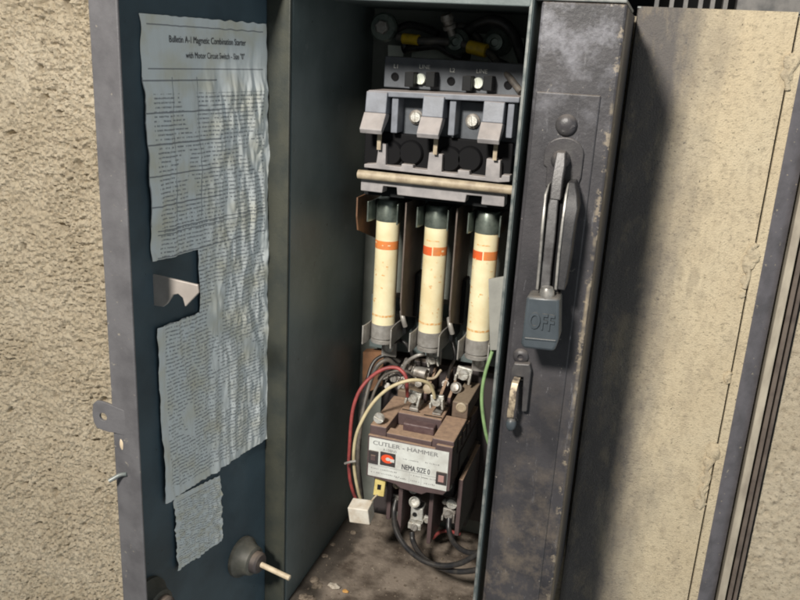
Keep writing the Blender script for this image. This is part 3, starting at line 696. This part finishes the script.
# ================================================================ fuse base and fuses
FXS = [-.2030, -.1606, -.1183]; FYc = .63
FT, FBt = H0 - .1178, H0 - .2452
base = thing('fuse_base', 'black three pole fuse base with brown barriers behind the cream fuses', 'fuse holder', Vector((-.16, .66, FBt - .02)))
MB().box(-.228, -.096, .668, .684, FT - .008, FT + .02).obj('mounting_plate', M_['inner'], base, bev=.0006)
MB().box(-.228, -.096, .668, .684, FBt - .022, FBt + .030).obj('mounting_plate', M_['inner'], base, bev=.0006)
for i, (dx, zz, m_) in enumerate(((-.0225, .036, 'brownfib'), (.0196, .105, 'greyfib'), (.0620, .105, 'greyfib'), (.1045, .060, 'brownfib'))):
    x = FXS[0] + dx; z1 = FT + .001
    mb = MB(); mb.prism([Vector((x, .612, z1)), Vector((x, .668, z1)), Vector((x, .668, z1 - zz - .01)), Vector((x, .616, z1 - zz + .008)), Vector((x, .612, z1 - zz + .02))][::1], Vector((.0012, 0, 0)))
    mb.obj('barrier', M_[m_], base)
for x in FXS:
    for top in (1, 0):
        z = FT - .010 if top else FBt + .0095; m_ = M_['dksteel'] if top else M_['clip']
        for sg in (-1, 1):
            mb = MB(); pr = [(.0118, .660), (.0112, .640), (.0106, .632), (.0107, .624), (.0112, .618), (.0122, .613)]
            pts = [Vector((x + sg * a_, y_, z - .0085)) for a_, y_ in pr] + [Vector((x + sg * (a_ + .0012), y_, z - .0085)) for a_, y_ in pr[::-1]]
            mb.prism(pts, Vector((0, 0, .017))); mb.obj('clip_leaf', m_, base, bev=.0003)
        MB().box(x - .0118, x + .0118, .656, .668, z - .0085, z + .0085).obj('clip_back', m_, base, bev=.0003)
    # mouldings and terminal straps below each pole
    mb = MB(); mb.box(x + .0145, x + .0185, .640, .668, FBt + .005, FBt + .055); mb.box(x + .0135, x + .024, .650, .668, FBt + .02, FBt + .06)
    mb.obj('pole_moulding', M_['black'], base, bev=.002)
    MB().tube([Vector((x + .0145, .637, FBt + .028)), Vector((x + .017, .632, FBt + .024)), Vector((x + .019, .634, FBt + .016))], .0022, sub=4).obj('clip_lever', M_['clip'], base, smooth=True)
    MB().box(x - .0075, x + .0065, .652, .6545, FBt - .022, FBt + .0).obj('terminal_strap', M_['clip'], base, bev=.0003)
    MB().screw(Vector((x, .652, FBt - .013)), .0045, h=.003).obj('strap_screw', M_['bright'], base, smooth=True)
labels = ['cream fuse on the left, its orange band pale and even', 'cream cartridge fuse standing in the middle clips, with a two-tone orange band', 'cream fuse on the right, beside the grey insulating sheet']
for i, x in enumerate(FXS):
    dzf = (0, -.0005, -.0005)[i]
    f = thing('cartridge_fuse', labels[i], 'fuse', Vector((x, FYc, FBt + dzf)), 'cartridge fuses in a row'); b = wloc(f)
    r = .0100; L_ = FT - FBt; ax = (0, 0, 1)
    MB().lathe(b + Vector((0, 0, .017)), ax, [(0, r), (L_ - .034, r)], 36).obj('fuse_tube', M_['fuse'], f, smooth=True)
    MB().lathe(b, ax, [(0, r * .8), (.0006, r * 1.02), (.0028, r * 1.04), (.0032, r * .84), (.0048, r * .84), (.0052, r * 1.03), (.018, r * 1.03)], 36).obj('end_cap', M_['clip'], f, smooth=True)
    MB().lathe(b + Vector((0, 0, L_ - .0185)), ax, [(0, r * 1.035), (.0165, r * 1.035), (.0182, r * .93), (.0185, r * .4)], 36).obj('end_cap', M_['dksteel'], f, smooth=True)
    zb = L_ - .0185 - (.0155, .0150, .0135)[i] - .0082
    def band(z0, h, a0, a1, m_, rr, nm, wob=0):
        mb = MB(); rows = []
        for k in range(25):
            t = R_(a0 + (a1 - a0) * k / 24); zz = z0 + wob * noise.noise(Vector((k * .35, i * 5, z0 * 900)))
            d = Vector((math.cos(t), math.sin(t), 0)) * rr
            rows.append((mb.bm.verts.new(b + d + Vector((0, 0, zz))), mb.bm.verts.new(b + d + Vector((0, 0, zz + h)))))
        for p, q in zip(rows, rows[1:]): mb.face((p[0], q[0], q[1], p[1]))
        mb.obj(nm, m_, f, smooth=True)
    if i == 0: band(zb, .0072, 180, 360, M_['orange'], r + .0001, 'colour_band')
    else:
        band(zb, .0072, 180, 268, M_['orange2'], r + .0001, 'colour_band'); band(zb + .0003, .0072, 274, 360, M_['orange'], r + .0001, 'colour_band')
    band(.0255, .0018, 190, 350, M_['rust'], r + .0001, 'print_line', .0006)
    for k in range(22 if i else 16):
        z = .030 + .062 * random.random(); a0 = random.choice((205, 222, 262, 285, 308)) + random.random() * 8
        band(z, .0007 + .0012 * random.random(), a0, a0 + 5 + 12 * random.random(), random.choice((M_['rust'], M_['rust2'])), r + .00012, 'print_mark', .0004)
    if i: band(zb + .012, .001, 235, 300, M_['rust'], r + .0001, 'print_line', .0002)
# insulating sheet by the right wall
mb = MB(); mb.pprism([(488.5, 279), (506, 276), (500, 350), (490, 350)], .605, .001)
tag(mb.obj('insulating_sheet', M_['sheet'], None), 'thin grey insulating sheet beside the right-hand fuse', 'insulating sheet')

# ================================================================ line cables and lugs under the box top
lb = thing('line_terminal_block', 'pale terminal plate with bolts and lugs under the box top', 'terminal block', at(440, 57, .67))
MB().pprism([(388, 45), (404, 46), (403, 57), (388, 57)], .675, .002).obj('pale_plate', M_['plate'], lb)
MB().pprism([(413, 44), (440, 47), (456, 57), (455, 61), (411, 60)], .675, .002).obj('pale_plate', M_['plate'], lb)
MB().pprism([(476, 33), (524, 38), (524, 64), (470, 60)], .675, .002).obj('pale_plate', M_['plate'], lb)
mb = MB(); c = at(385, 27.5, .655); mb.lathe(c, (0, -1, 0), [(0, .0115), (.004, .0115), (.0055, .010)], 28); mb.obj('bolt_washer', M_['dksteel'], lb, smooth=True)
MB().lathe(c + Vector((0, -.0055, 0)), (0, -1, 0), [(0, .0058), (.004, .0058), (.0048, .0048)], 6).obj('hex_bolt', M_['steel'], lb, bev=.0003)
for px, py, r in ((456.5, 42, .0068), (495.5, 42.5, .0068)):
    c = at(px, py, .652); MB().lathe(c, (0, -1, 0), [(-.02, r * 1.5), (0, r * 1.5), (.002, r), (.005, r * .95), (.0055, r * .5), (.003, r * .4), (.003, .0005)], 24).obj('bolt_washer', M_['dksteel'], lb, smooth=True)
mb = MB(); p0, p1 = at(446, 14, .64), at(451, 31, .645)
mb.lathe(p0, p1 - p0, [(0, .0046), (.003, .0052), (.0045, .0052), (.005, .0042), (.008, .0042), (.0085, .0055), (.0115, .0055), (.012, .003), (.017, .003)], 18); mb.obj('lug_post', M_['steel'], lb, smooth=True)
def wire(name, label, pts, r, m, cat='wire', group=None, n=10):
    o = MB().tube([at(*p) for p in pts], r, n).obj(name, m, None, smooth=True); return tag(o, label, cat, group)
def cable(name, label, pts, r, m, crimps=()):
    t = thing(name, label, 'cable', at(*pts[len(pts) // 2]))
    MB().tube([at(*p) for p in pts], r, 12).obj('insulation', m, t, smooth=True)
    for a_, b_, rr in crimps: MB().tube([at(*a_), at(*b_)], rr, 16, 4).obj('crimp', M_['crimp'], t, smooth=True, bev=.0004)
cable('line_cable', 'short grey-green cable with yellow crimp, by the hex bolt', [(398, 37, .645), (420, 41, .642), (436, 41, .642), (448, 42, .646)], .0032, M_['wgrey'], [((403, 38.5, .6445), (419, 40, .642), .0042)])
cable('line_cable', 'olive cable with yellow crimp running down right under the box top', [(462, 44, .643), (478, 49, .640), (490, 54, .638), (505, 72, .625), (521, 92, .615)], .0026, M_['wgrey'], [((468.5, 46.5, .6415), (486.5, 51, .6385), .0052)])
wire('black_cable', 'thick black cable arching over the right-hand bolt', [(462, 36, .662), (476, 25, .655), (494, 20, .65), (511, 30, .65), (520, 52, .645), (526, 70, .64)], .0042, M_['wblack'], 'cable')
wire('black_cable', 'black cable looping under the short yellow-crimped cable', [(404, 42, .66), (406, 50, .66), (414, 48, .655), (436, 46, .655), (450, 53, .655), (462, 58, .655)], .0032, M_['wblack'], 'cable')

wire('black_cable', 'black cable sagging from the lug post behind the olive cable', [(449, 30, .655), (462, 26, .66), (474, 34, .665), (484, 46, .665), (496, 60, .66), (508, 66, .655)], .0030, M_['wgrey'], 'cable')
wire('black_cable', 'black cable curving from the hex bolt up and over to the lug post', [(396, 30, .668), (408, 25, .668), (424, 28, .665), (438, 34, .660)], .0030, M_['wblack'], 'cable')
# ================================================================ contactor
KY = .575; KX0, KX1 = -.1925, -.1200; KT = H0 - .2990; KB = H0 - .3440
K = thing('contactor', 'dusty brown motor contactor with white label reading NEMA SIZE 0', 'contactor', Vector(((KX0 + KX1) / 2, .63, H0 - .40)))
px0, px1, py0, py1 = KX0 + .0145, KX1 - .0185, KY + .011, KY + .031
zf = KT - .011
mb = MB()
mb.box(KX0, KX1, KY, .680, KB, zf)                    # block below the pocket floor
kb = mb.obj('housing', M_['tan'], K, bev=.0009)
MB().box(KX0, px0, KY + .0004, .640, zf + .0001, KT).obj('housing_arm', M_['tan'], kb, bev=.0009)
MB().box(px1, KX1, KY + .0004, .622, zf + .0001, KT - .0012).obj('housing_arm', M_['tan'], kb, bev=.0009)
MB().box(px0 + .0002, px1 - .0002, KY + .0002, py0, zf + .0002, KT - .0045).obj('housing_sill', M_['tan'], kb, bev=.0007)
MB().box(px0 + .0002, px1 - .0002, py1, .640, zf + .0002, KT + .001).obj('terrace', M_['tan'], kb, bev=.0009)
mb = MB(); mb.box(px0 + .008, px1 - .004, py0 + .010, py1 - .0003, zf + .0003, KT - .003); mb.obj('inner_block', M_['tanpl'], kb, bev=.0012)
MB().box(px0 + .002, px0 + .018, py1 + .006, py1 + .0072, KT + .0008, KT + .0014).obj('top_slot', M_['dark'], kb)
MB().box(px1 - .017, px1 - .001, py1 + .003, py1 + .0042, KT + .0008, KT + .0014).obj('top_slot', M_['dark'], kb)
# side groove lines
MB().box(KX1 + .0001, KX1 + .0012, .600, .672, KB + .004, KB + .022).obj('side_step', M_['dkbrown'], kb, bev=.0004)
# front plate, label, print
mb = MB(); x = lambda t: KX0 + (KX1 - KX0) * t
out = [(x(0), KT - .0075), (x(.80), KT - .0085), (x(.81), KT - .0045), (x(1), KT - .0045), (x(1), KB + .0005), (x(.97), KB), (x(.93), KB - .0042), (x(.74), KB - .0050), (x(.68), KB - .0078), (x(.42), KB - .0062), (x(.36), KB - .0035), (x(.25), KB - .0025), (x(0), KB - .0010)]
mb.prism([Vector((a_, KY - .0035, z)) for a_, z in out], Vector((0, .0032, 0))); fp = mb.obj('front_plate', M_['tan'], K, bev=.0006)
LYf = KY - .0041
FM = Matrix(((1, 0, 0, 0), (0, 0, -1, 0), (0, 1, 0, 0), (0, 0, 0, 1)))
lz1, lz0 = KT - .0092, KB + .0004
lx0, lx1 = KX0 + .0015, KX1 - .0025
MB().box(lx0, lx1, LYf, KY - .0034, lz0, lz1).obj('name_label', M_['label'], fp)
def ft(t, x_, z_, s, m_, sx=1, bold=0): textobj(t, s, m_, fp, Matrix.Translation((x_, LYf - .0001, z_)) @ FM, depth=.00008, sx=sx, bold=bold); (textobj(t, s, m_, fp, Matrix.Translation((x_ + .00018, LYf - .00011, z_)) @ FM, depth=.00008, sx=sx) if s > .004 else None)
LH = lz1 - lz0; LWd = lx1 - lx0
ft('CUTLER - HAMMER', lx0 + LWd * .045, lz1 - LH * .165, .0052, M_['ink2'], 1.27, 0)
ft('A10BN0', lx0 + LWd * .18, lz1 - LH * .285, .0034, M_['ink2'], 1.0, 0)
ft('NEMA SIZE 0', lx0 + LWd * .425, lz1 - LH * .66, .0068, M_['ink'], .64, 0)
for u0, v0, n_, s_ in ((.44, .40, 9, .0018), (.72, .38, 8, .0018), (.04, .80, 15, .0019), (.04, .90, 15, .0019), (.36, .92, 6, .0019), (.55, .78, 9, .0017), (.70, .78, 12, .0017), (.55, .92, 5, .0019), (.72, .92, 6, .0019), (.90, .86, 2, .0019)):
    mb = MB(); xx = lx0 + LWd * u0; zz = lz1 - LH * v0
    for k in range(n_):
        wd = s_ * (.35 + .5 * random.random()); mb.box(xx, xx + wd * .62, LYf - .00015, LYf + .0002, zz, zz + s_ * (.3 + .25 * random.random())); xx += s_ * .78 + (s_ * .5 if random.random() < .2 else 0)
        if xx > lx1 - .002: break
    mb.obj('fine_print', M_['ink2'], fp)
def fr(u0, u1, v0, v1, nm, m_, d=.0003, par=fp): return MB().box(lx0 + LWd * u0, lx0 + LWd * u1, LYf - d, LYf + .0002, lz1 - LH * v1, lz1 - LH * v0).obj(nm, m_, par, bev=.0002)
fr(.0, .98, .695, .706, 'label_rule', M_['ink2'], .00012)
fr(.53, .533, .71, .98, 'label_rule', M_['ink2'], .00012); fr(.68, .683, .71, .98, 'label_rule', M_['ink2'], .00012)
fr(.005, .125, .33, .66, 'window_button', M_['dkbrown'], .0012); fr(.035, .095, .43, .57, 'button_face', M_['tan'], .0017)
fr(.15, .345, .31, .66, 'emblem', M_['dkbrown'], .0004)
c = Vector((lx0 + LWd * .245, LYf - .0004, lz1 - LH * .47)); r = .0046
mb = MB(); mb.prism([c + Vector((math.cos(t) * r * 1.2, 0, math.sin(t) * r * .85)) for t in (2 * math.pi * k / 24 for k in range(24))], Vector((0, -.0003, 0))); mb.obj('emblem', M_['redlogo'], fp)
mb = MB(); mb.prism([c + Vector((math.cos(t) * r * .45 + .0006, -.0003, math.sin(t) * r * .33)) for t in (2 * math.pi * k / 20 for k in range(20))], Vector((0, -.0002, 0))); mb.obj('emblem', M_['label'], fp)
mb = MB(); q = c + Vector((.0044, -.0003, -.0007)); mb.box(q.x - .0018, q.x + .0018, q.y - .0003, q.y, q.z - .0014, q.z + .0014); mb.obj('emblem', M_['label'], fp)
fr(.865, .995, .53, .84, 'window_button', M_['dkbrown'], .0012); fr(.895, .965, .60, .77, 'button_face', M_['pink'], .0017)
MB().screw(at(379.5, 417.5, KY + .004), .0046, h=.003, ang=2.0).obj('cover_screw', M_['bright'], K, smooth=True)
MB().screw(at(447.5, 485.5, KY + .004), .0040, h=.003, ang=2.0).obj('cover_screw', M_['bright'], K, smooth=True)
# rear terminal structure
rb = at(461, 405, .628)
MB().box(rb.x - .0065, rb.x + .0075, .622, .672, KT - .002, rb.z + .0048).obj('arm_block', M_['tanblk'], K, bev=.001)
MB().lathe(at(461.5, 407, .6225), (0, -1, 0), [(0, .0046), (.0016, .0046), (.0022, .0034), (.0016, .003), (.0014, .001)], 18).obj('brown_screw', M_['rod'], K, smooth=True)
MB().box(KX0 + .003, KX0 + .026, .640, .672, KT - .004, KT + .006).obj('arm_block', M_['tanblk'], K, bev=.001)
MB().box(KX0 + .026, KX1 - .012, .642, .684, KB, KT + .000).obj('rear_housing', M_['dkbrown'], K, bev=.001)
for i, px in enumerate((425, 440, 449)):
    mb = MB(); a_ = at(px, 398, .640)
    mb.prism([Vector((a_.x, .634, KT + .0)), Vector((a_.x, .634, KT + .010)), Vector((a_.x, .668, KT + .022)), Vector((a_.x, .680, KT + .022)), Vector((a_.x, .680, KT))], Vector((.0028, 0, 0)))
    mb.obj('terminal_barrier', M_['tan'], K, bev=.0004)
def terminal(px, py, Y, s=1, m_='bright', r_=0, nm='terminal_clamp'):
    """saddle clamp: square washer, screw and bent tabs"""
    c = at(px, py, Y); rot = Matrix.Rotation(r_, 3, 'Y')
    o = MB().box(c.x - .0062 * s, c.x + .0062 * s, c.y, c.y + .003, c.z - .0052 * s, c.z + .0052 * s, rot, c).obj(nm, M_[m_], K, bev=.0007)
    MB().screw(c + Vector((0, -.0002, 0)), .0042 * s, h=.0032 * s, ang=random.random() * 3).obj('clamp_screw', M_[m_], o, smooth=True)
    mb = MB(); mb.box(c.x - .0064 * s, c.x - .0046 * s, c.y - .004, c.y + .003, c.z - .006 * s, c.z - .001 * s, rot, c); mb.box(c.x + .0044 * s, c.x + .0062 * s, c.y - .003, c.y + .003, c.z - .007 * s, c.z + .002 * s, rot, c)
    mb.obj('clamp_tab', M_[m_], o, bev=.0004)
terminal(413.5, 397.5, .612, 1.0, r_=.15); terminal(437, 401, .612, .95, r_=-.1)
MB().box(at(409, 400, .61).x, at(418, 400, .61).x, .6125, .632, KT - .001, KT + .0042).obj('coil_tab', M_['steel'], K, bev=.0006)
MB().box(at(432, 402, .61).x, at(441, 402, .61).x, .6125, .632, KT - .001, KT + .0032).obj('coil_tab', M_['steel'], K, bev=.0006)
terminal(464, 374, .652, 1.15, r_=.12); terminal(423, 373.5, .650, 1.0, 'steel'); terminal(409, 365, .655, .95, 'steel', .3)
terminal(394, 378, .655, .8, 'steel', .5); terminal(433, 360, .648, .8, 'bright', -.3); terminal(384, 376, .66, .7, 'steel', .2)
MB().lathe(at(457, 388, .645), (-.15, -1, .5), [(0, .0050), (.003, .0052), (.004, .0040), (.007, .0038), (.0075, .002)], 18).obj('cylinder_nut', M_['steel'], K, smooth=True)
MB().lathe(at(430, 388, .642), (-.1, -1, .25), [(0, .0045), (.006, .0045), (.007, .003)], 16).obj('cylinder_nut', M_['rod'], K, smooth=True)
MB().lathe(at(415, 371, .645), (1, -.1, -.05), [(0, .0045), (.011, .0045)], 16).obj('barrel_lug', M_['steel'], K, smooth=True)
# lower half: dark back block, fins, terminals
MB().box(KX0 + .004, KX1 + .004, .640, .686, H0 - .418, KB - .0005).obj('lower_housing', M_['dkbrown'], K, bev=.001)
MB().box(KX0 + .016, KX1 - .004, .612, .642, KB - .030, KB - .0005).obj('lower_housing', M_['dkbrown'], K, bev=.001)
MB().box(KX0 - .004, KX0 + .014, .606, .686, KB - .058, KB - .0005).obj('lower_housing', M_['dkbrown'], K, bev=.001)
for px, pt, pb, Y in ((401.5, 484, 535, .594), (432.5, 489, 545, .594), (461, 484, 537, .594), (390, 486, 520, .60)):
    a_ = at(px, pt, Y); z_ = at(px, pb, Y).z
    MB().box(a_.x - .0022, a_.x + .0016, Y, Y + .07, z_, a_.z + .004).obj('phase_fin', M_['tan'], K, bev=.0006)
def lugset(px, py, Y, full=True):
    MB().screw(at(px - 2, py - 13, Y + .002), .0046, h=.003, ang=2.2).obj('terminal_screw', M_['bright'], K, smooth=True)
    MB().lathe(at(px, py, Y), (0, -1, .35), [(0, .0048), (.006, .0050), (.0065, .0042), (.003, .0034), (.003, .0005)], 20).obj('cup_screw', M_['bright'], K, smooth=True)
    if full:
        c = at(px + .5, py + 13, Y); MB().box(c.x - .0056, c.x + .0056, c.y, c.y + .012, c.z - .007, c.z + .0062).obj('lug_block', M_['bright'], K, bev=.001)
        MB().lathe(c + Vector((-.0015, -.0004, -.0005)), (0, -1, 0), [(0, .0021), (.0006, .0021)], 16).obj('lug_hole', M_['dark'], K)
        c = at(px - 1.5, py + 25.5, Y - .003); MB().box(c.x - .0064, c.x + .0058, c.y, c.y + .008, c.z - .0036, c.z + .0030).obj('lug_clamp', M_['bright'], K, bev=.001)
        MB().screw(c + Vector((0, -.0003, -.0002)), .0032, h=.0022, ang=.4).obj('clamp_screw', M_['steel'], K, smooth=True)
lugset(416, 501, .604)
MB().screw(at(452.5, 502.5, .606), .0050, h=.0034, ang=2.3).obj('terminal_screw', M_['bright'], K, smooth=True)
MB().screw(at(445.5, 501.5, .609), .0030, h=.0024, ang=1.3, slot=False).obj('terminal_screw', M_['steel'], K, smooth=True)
terminal(449, 514, .608, .92, 'steel'); 
MB().screw(at(397, 484, .602), .0036, h=.0024, ang=1.3).obj('terminal_screw', M_['rod'], K, smooth=True)
terminal(396.5, 500, .606, .8, 'steel', .3); terminal(427, 520, .606, .55, 'bright', .2)
terminal(383, 506, .61, .7, 'clip', .2)
# ribs, vents and small steps of the moulded housing
for k in range(4): MB().box(KX1 + .0001, KX1 + .0009, .590 + k * .016, .598 + k * .016, KB + .026, KT - .006).obj('side_rib', M_['tan'], kb, bev=.0003)
for px, py, Y, r0 in ((402, 388, .648, .0036), (419, 384, .650, .0034), (446, 384, .655, .0034), (388, 386, .655, .0030), (470, 392, .66, .0030), (405, 378, .66, .0036)):
    MB().screw(at(px, py, Y), r0, ax=(-.1, -1, .5), h=.003, ang=random.random() * 3).obj('terminal_screw', M_['steel'], K, smooth=True)
for px, py, Y, w_ in ((398, 381, .655, .012), (428, 380, .656, .010), (412, 388, .652, .008)):
    c = at(px, py, Y); rt_ = Matrix.Rotation(random.uniform(-.4, .4), 3, 'Y')
    MB().box(c.x - w_ / 2, c.x + w_ / 2, c.y, c.y + .006, c.z - .0016, c.z + .0016, rt_, c).obj('terminal_strap', M_['greyfib'], K, bev=.0004)
# yellow tab
mb = MB(); mb.pprism([(375.5, 475), (386, 476.5), (383.5, 497), (373, 495)], .577, .004); yt = mb.obj('yellow_tab', M_['yellow'], K, bev=.0005)
MB().pprism([(377.5, 484.5), (381.2, 485), (380.6, 490), (377, 489.5)], .5767, .0006).obj('tab_slot', M_['dark'], yt)
# lower support behind, brown card left
MB().pprism([(363, 352), (385, 352), (383, 385), (362, 395)], .672, .010).obj('backing_card', M_['brownfib'], K)
MB().box(-.215, -.098, .672, .688, H0 - .43, FBt - .03).obj('mounting_plate', M_['dkbrown'], K, bev=.0006)

# ================================================================ wires
wire('red_wire', 'red wire arching from the contactor screw down its left side', [(407.5, 396, .608), (407, 388, .603), (405.5, 376, .602), (397, 368, .603), (384, 369, .60), (370, 378, .597), (359, 392, .592), (352.5, 412, .588), (350, 440, .585), (349, 468, .588), (352, 488, .592), (359, 506, .60)], .0016, M_['red'])
wire('cream_wire', 'cream wire arching from the coil terminal over the contactor top', [(434.5, 398, .606), (433, 391, .603), (428, 383, .598), (415, 380, .59), (400, 383, .585), (385, 391, .582), (370, 407, .58), (358, 430, .578), (354, 450, .58), (354.5, 470, .585), (358, 490, .59), (363, 506, .60)], .0015, M_['cream'])
wire('green_wire', 'green wire hanging by the right wall beneath the grey sheet', [(496, 338, .615), (492, 352, .61), (485.5, 372, .607), (482, 392, .606), (482.5, 412, .606), (486.5, 436, .607), (492, 452, .61)], .0015, M_['green'])
wire('black_wire', 'dusty black wire left of the contactor, curving behind the red one', [(396, 366, .655), (388, 360, .65), (378, 365, .645), (371, 380, .64), (365, 402, .63), (360, 430, .62), (358, 460, .615), (362, 500, .62)], .0021, M_['wgrey'])
wire('black_wire', 'thin black wire hugging the back left of the contactor', [(400, 362, .658), (388, 355, .655), (374, 362, .65), (366, 385, .64), (361, 415, .635), (359, 450, .635)], .0018, M_['wblack'])
wire('black_wire', 'black wire curling between the left and middle fuse clips', [(394, 342, .65), (402, 341, .645), (409, 348, .645), (413, 358, .65), (410, 367, .655)], .0018, M_['wblack'])
wire('grey_wire', 'grey stranded wire end above the contactor by the middle fuse', [(403, 370, .65), (407, 362, .645), (416, 356, .643), (425, 354, .645)], .0016, M_['clip'])
wire('black_wire', 'shiny black wire looping lowest over the dirty box floor', [(412, 532, .60), (413, 541, .596), (420, 554, .585), (434, 565, .572), (452, 571, .565), (470, 571, .562), (486, 567, .56)], .0024, M_['wblack'])
wire('black_wire', 'black wire from the left lug swinging across below the contactor', [(396, 500, .603), (394, 512, .597), (396, 530, .585), (406, 547, .575), (422, 560, .566), (440, 565.5, .562), (458, 564, .56), (474, 556, .56), (488, 545, .56)], .0024, M_['wblack'])
wire('black_wire', 'short black wire dropping from the right lug towards the right wall', [(449, 518, .606), (449, 530, .60), (454, 543, .59), (464, 551, .58), (476, 553, .575), (488, 549, .57)], .0024, M_['wblack'])
wire('red_wire', 'dark red wire end lying behind the fins under the contactor', [(433, 538, .64), (440, 532, .635), (448, 531, .635), (460, 534, .64)], .0016, M_['red'])
wire('grey_wire', 'dusty grey wire curving over the rear terminals towards the left', [(417, 378, .655), (408, 372, .65), (396, 371, .646), (384, 376, .645), (376, 388, .64), (370, 404, .635)], .0014, M_['wgrey'])
wire('black_wire', 'black wire rising between the middle and right fuse clips', [(447, 384, .66), (450, 370, .656), (455, 356, .655), (452, 340, .66)], .0015, M_['wblack'])
wire('brown_wire', 'short brown wire bent across the rear terminals under the middle fuse', [(418, 369, .655), (424, 377, .648), (434, 378, .646), (441, 370, .652)], .0013, M_['rod'])
tag(MB().tube([at(345, 463.5, .578), at(350, 462, .576), at(356, 461, .576)], .0011, 8, 4).obj('wire_tie', M_['clip'], None, smooth=True), 'small wire tie binding red and cream wires', 'wire tie')
blk = thing('white_connector', 'small white block connector lying left below the contactor', 'connector', at(360, 528, .57))
mb = MB(); c = at(358.5, 516.5, .562); rt = Matrix.Rotation(-.10, 3, 'Y') @ Matrix.Rotation(.15, 3, 'X')
mb.box(c.x - .0092, c.x + .0092, c.y, c.y + .014, c.z - .0078, c.z + .0078, rt, c); mb.obj('block', M_['white'], blk, bev=.0008)
wire('bare_wire', 'thin bare wire from the white connector to the yellow tab', [(367, 508, .572), (373, 499, .574), (378, 494, .578)], .0008, M_['rod'])

# ================================================================ dirt and chips on the box floor
def floorpt(px, py):
    r = ray(px, py); t = (ZB - H0) / r.z; return Vector((r.x * t, r.y * t, ZB))
for px, py, r, m_, lb_ in ((334, 587.5, .0046, 'chip', 'largest pale stone chip on the box floor, at the front left'), (345.5, 592, .0026, 'ochre', 'ochre chip beside the largest pale chip')):
    p = floorpt(px, py); tag(MB().blob(p + Vector((0, 0, r * .3)), r, (1.1, .8, .4), .5).obj('stone_chip', M_[m_], None), lb_, 'chip')
mb = MB()
for k in range(260):
    x_ = LW + .006 + (RW - LW - .012) * random.random(); y_ = YF + .004 + (YB - YF - .01) * random.random() ** .9
    r = .0003 + .0008 * random.random() ** 3
    mb.box(x_ - r, x_ + r, y_ - r * .8, y_ + r * .8, ZB, ZB + r * .8, Matrix.Rotation(random.random() * 3, 3, 'Z'), Vector((x_, y_, ZB)))
for k in range(9):
    a_ = random.random(); mb.blob(Vector((LW + .004 + .02 * random.random() ** 2, YF + .16 * a_, ZB)), .002 + .003 * random.random(), (1, 1, .4), .6)
o = mb.obj('dirt_crumbs', mat('crumbs', (.20, .16, .12), .9, col2=(.08, .06, .045), nscale=400), None); o['kind'] = 'stuff'
o['label'] = 'loose dirt crumbs scattered over the box floor'; o['category'] = 'dirt'
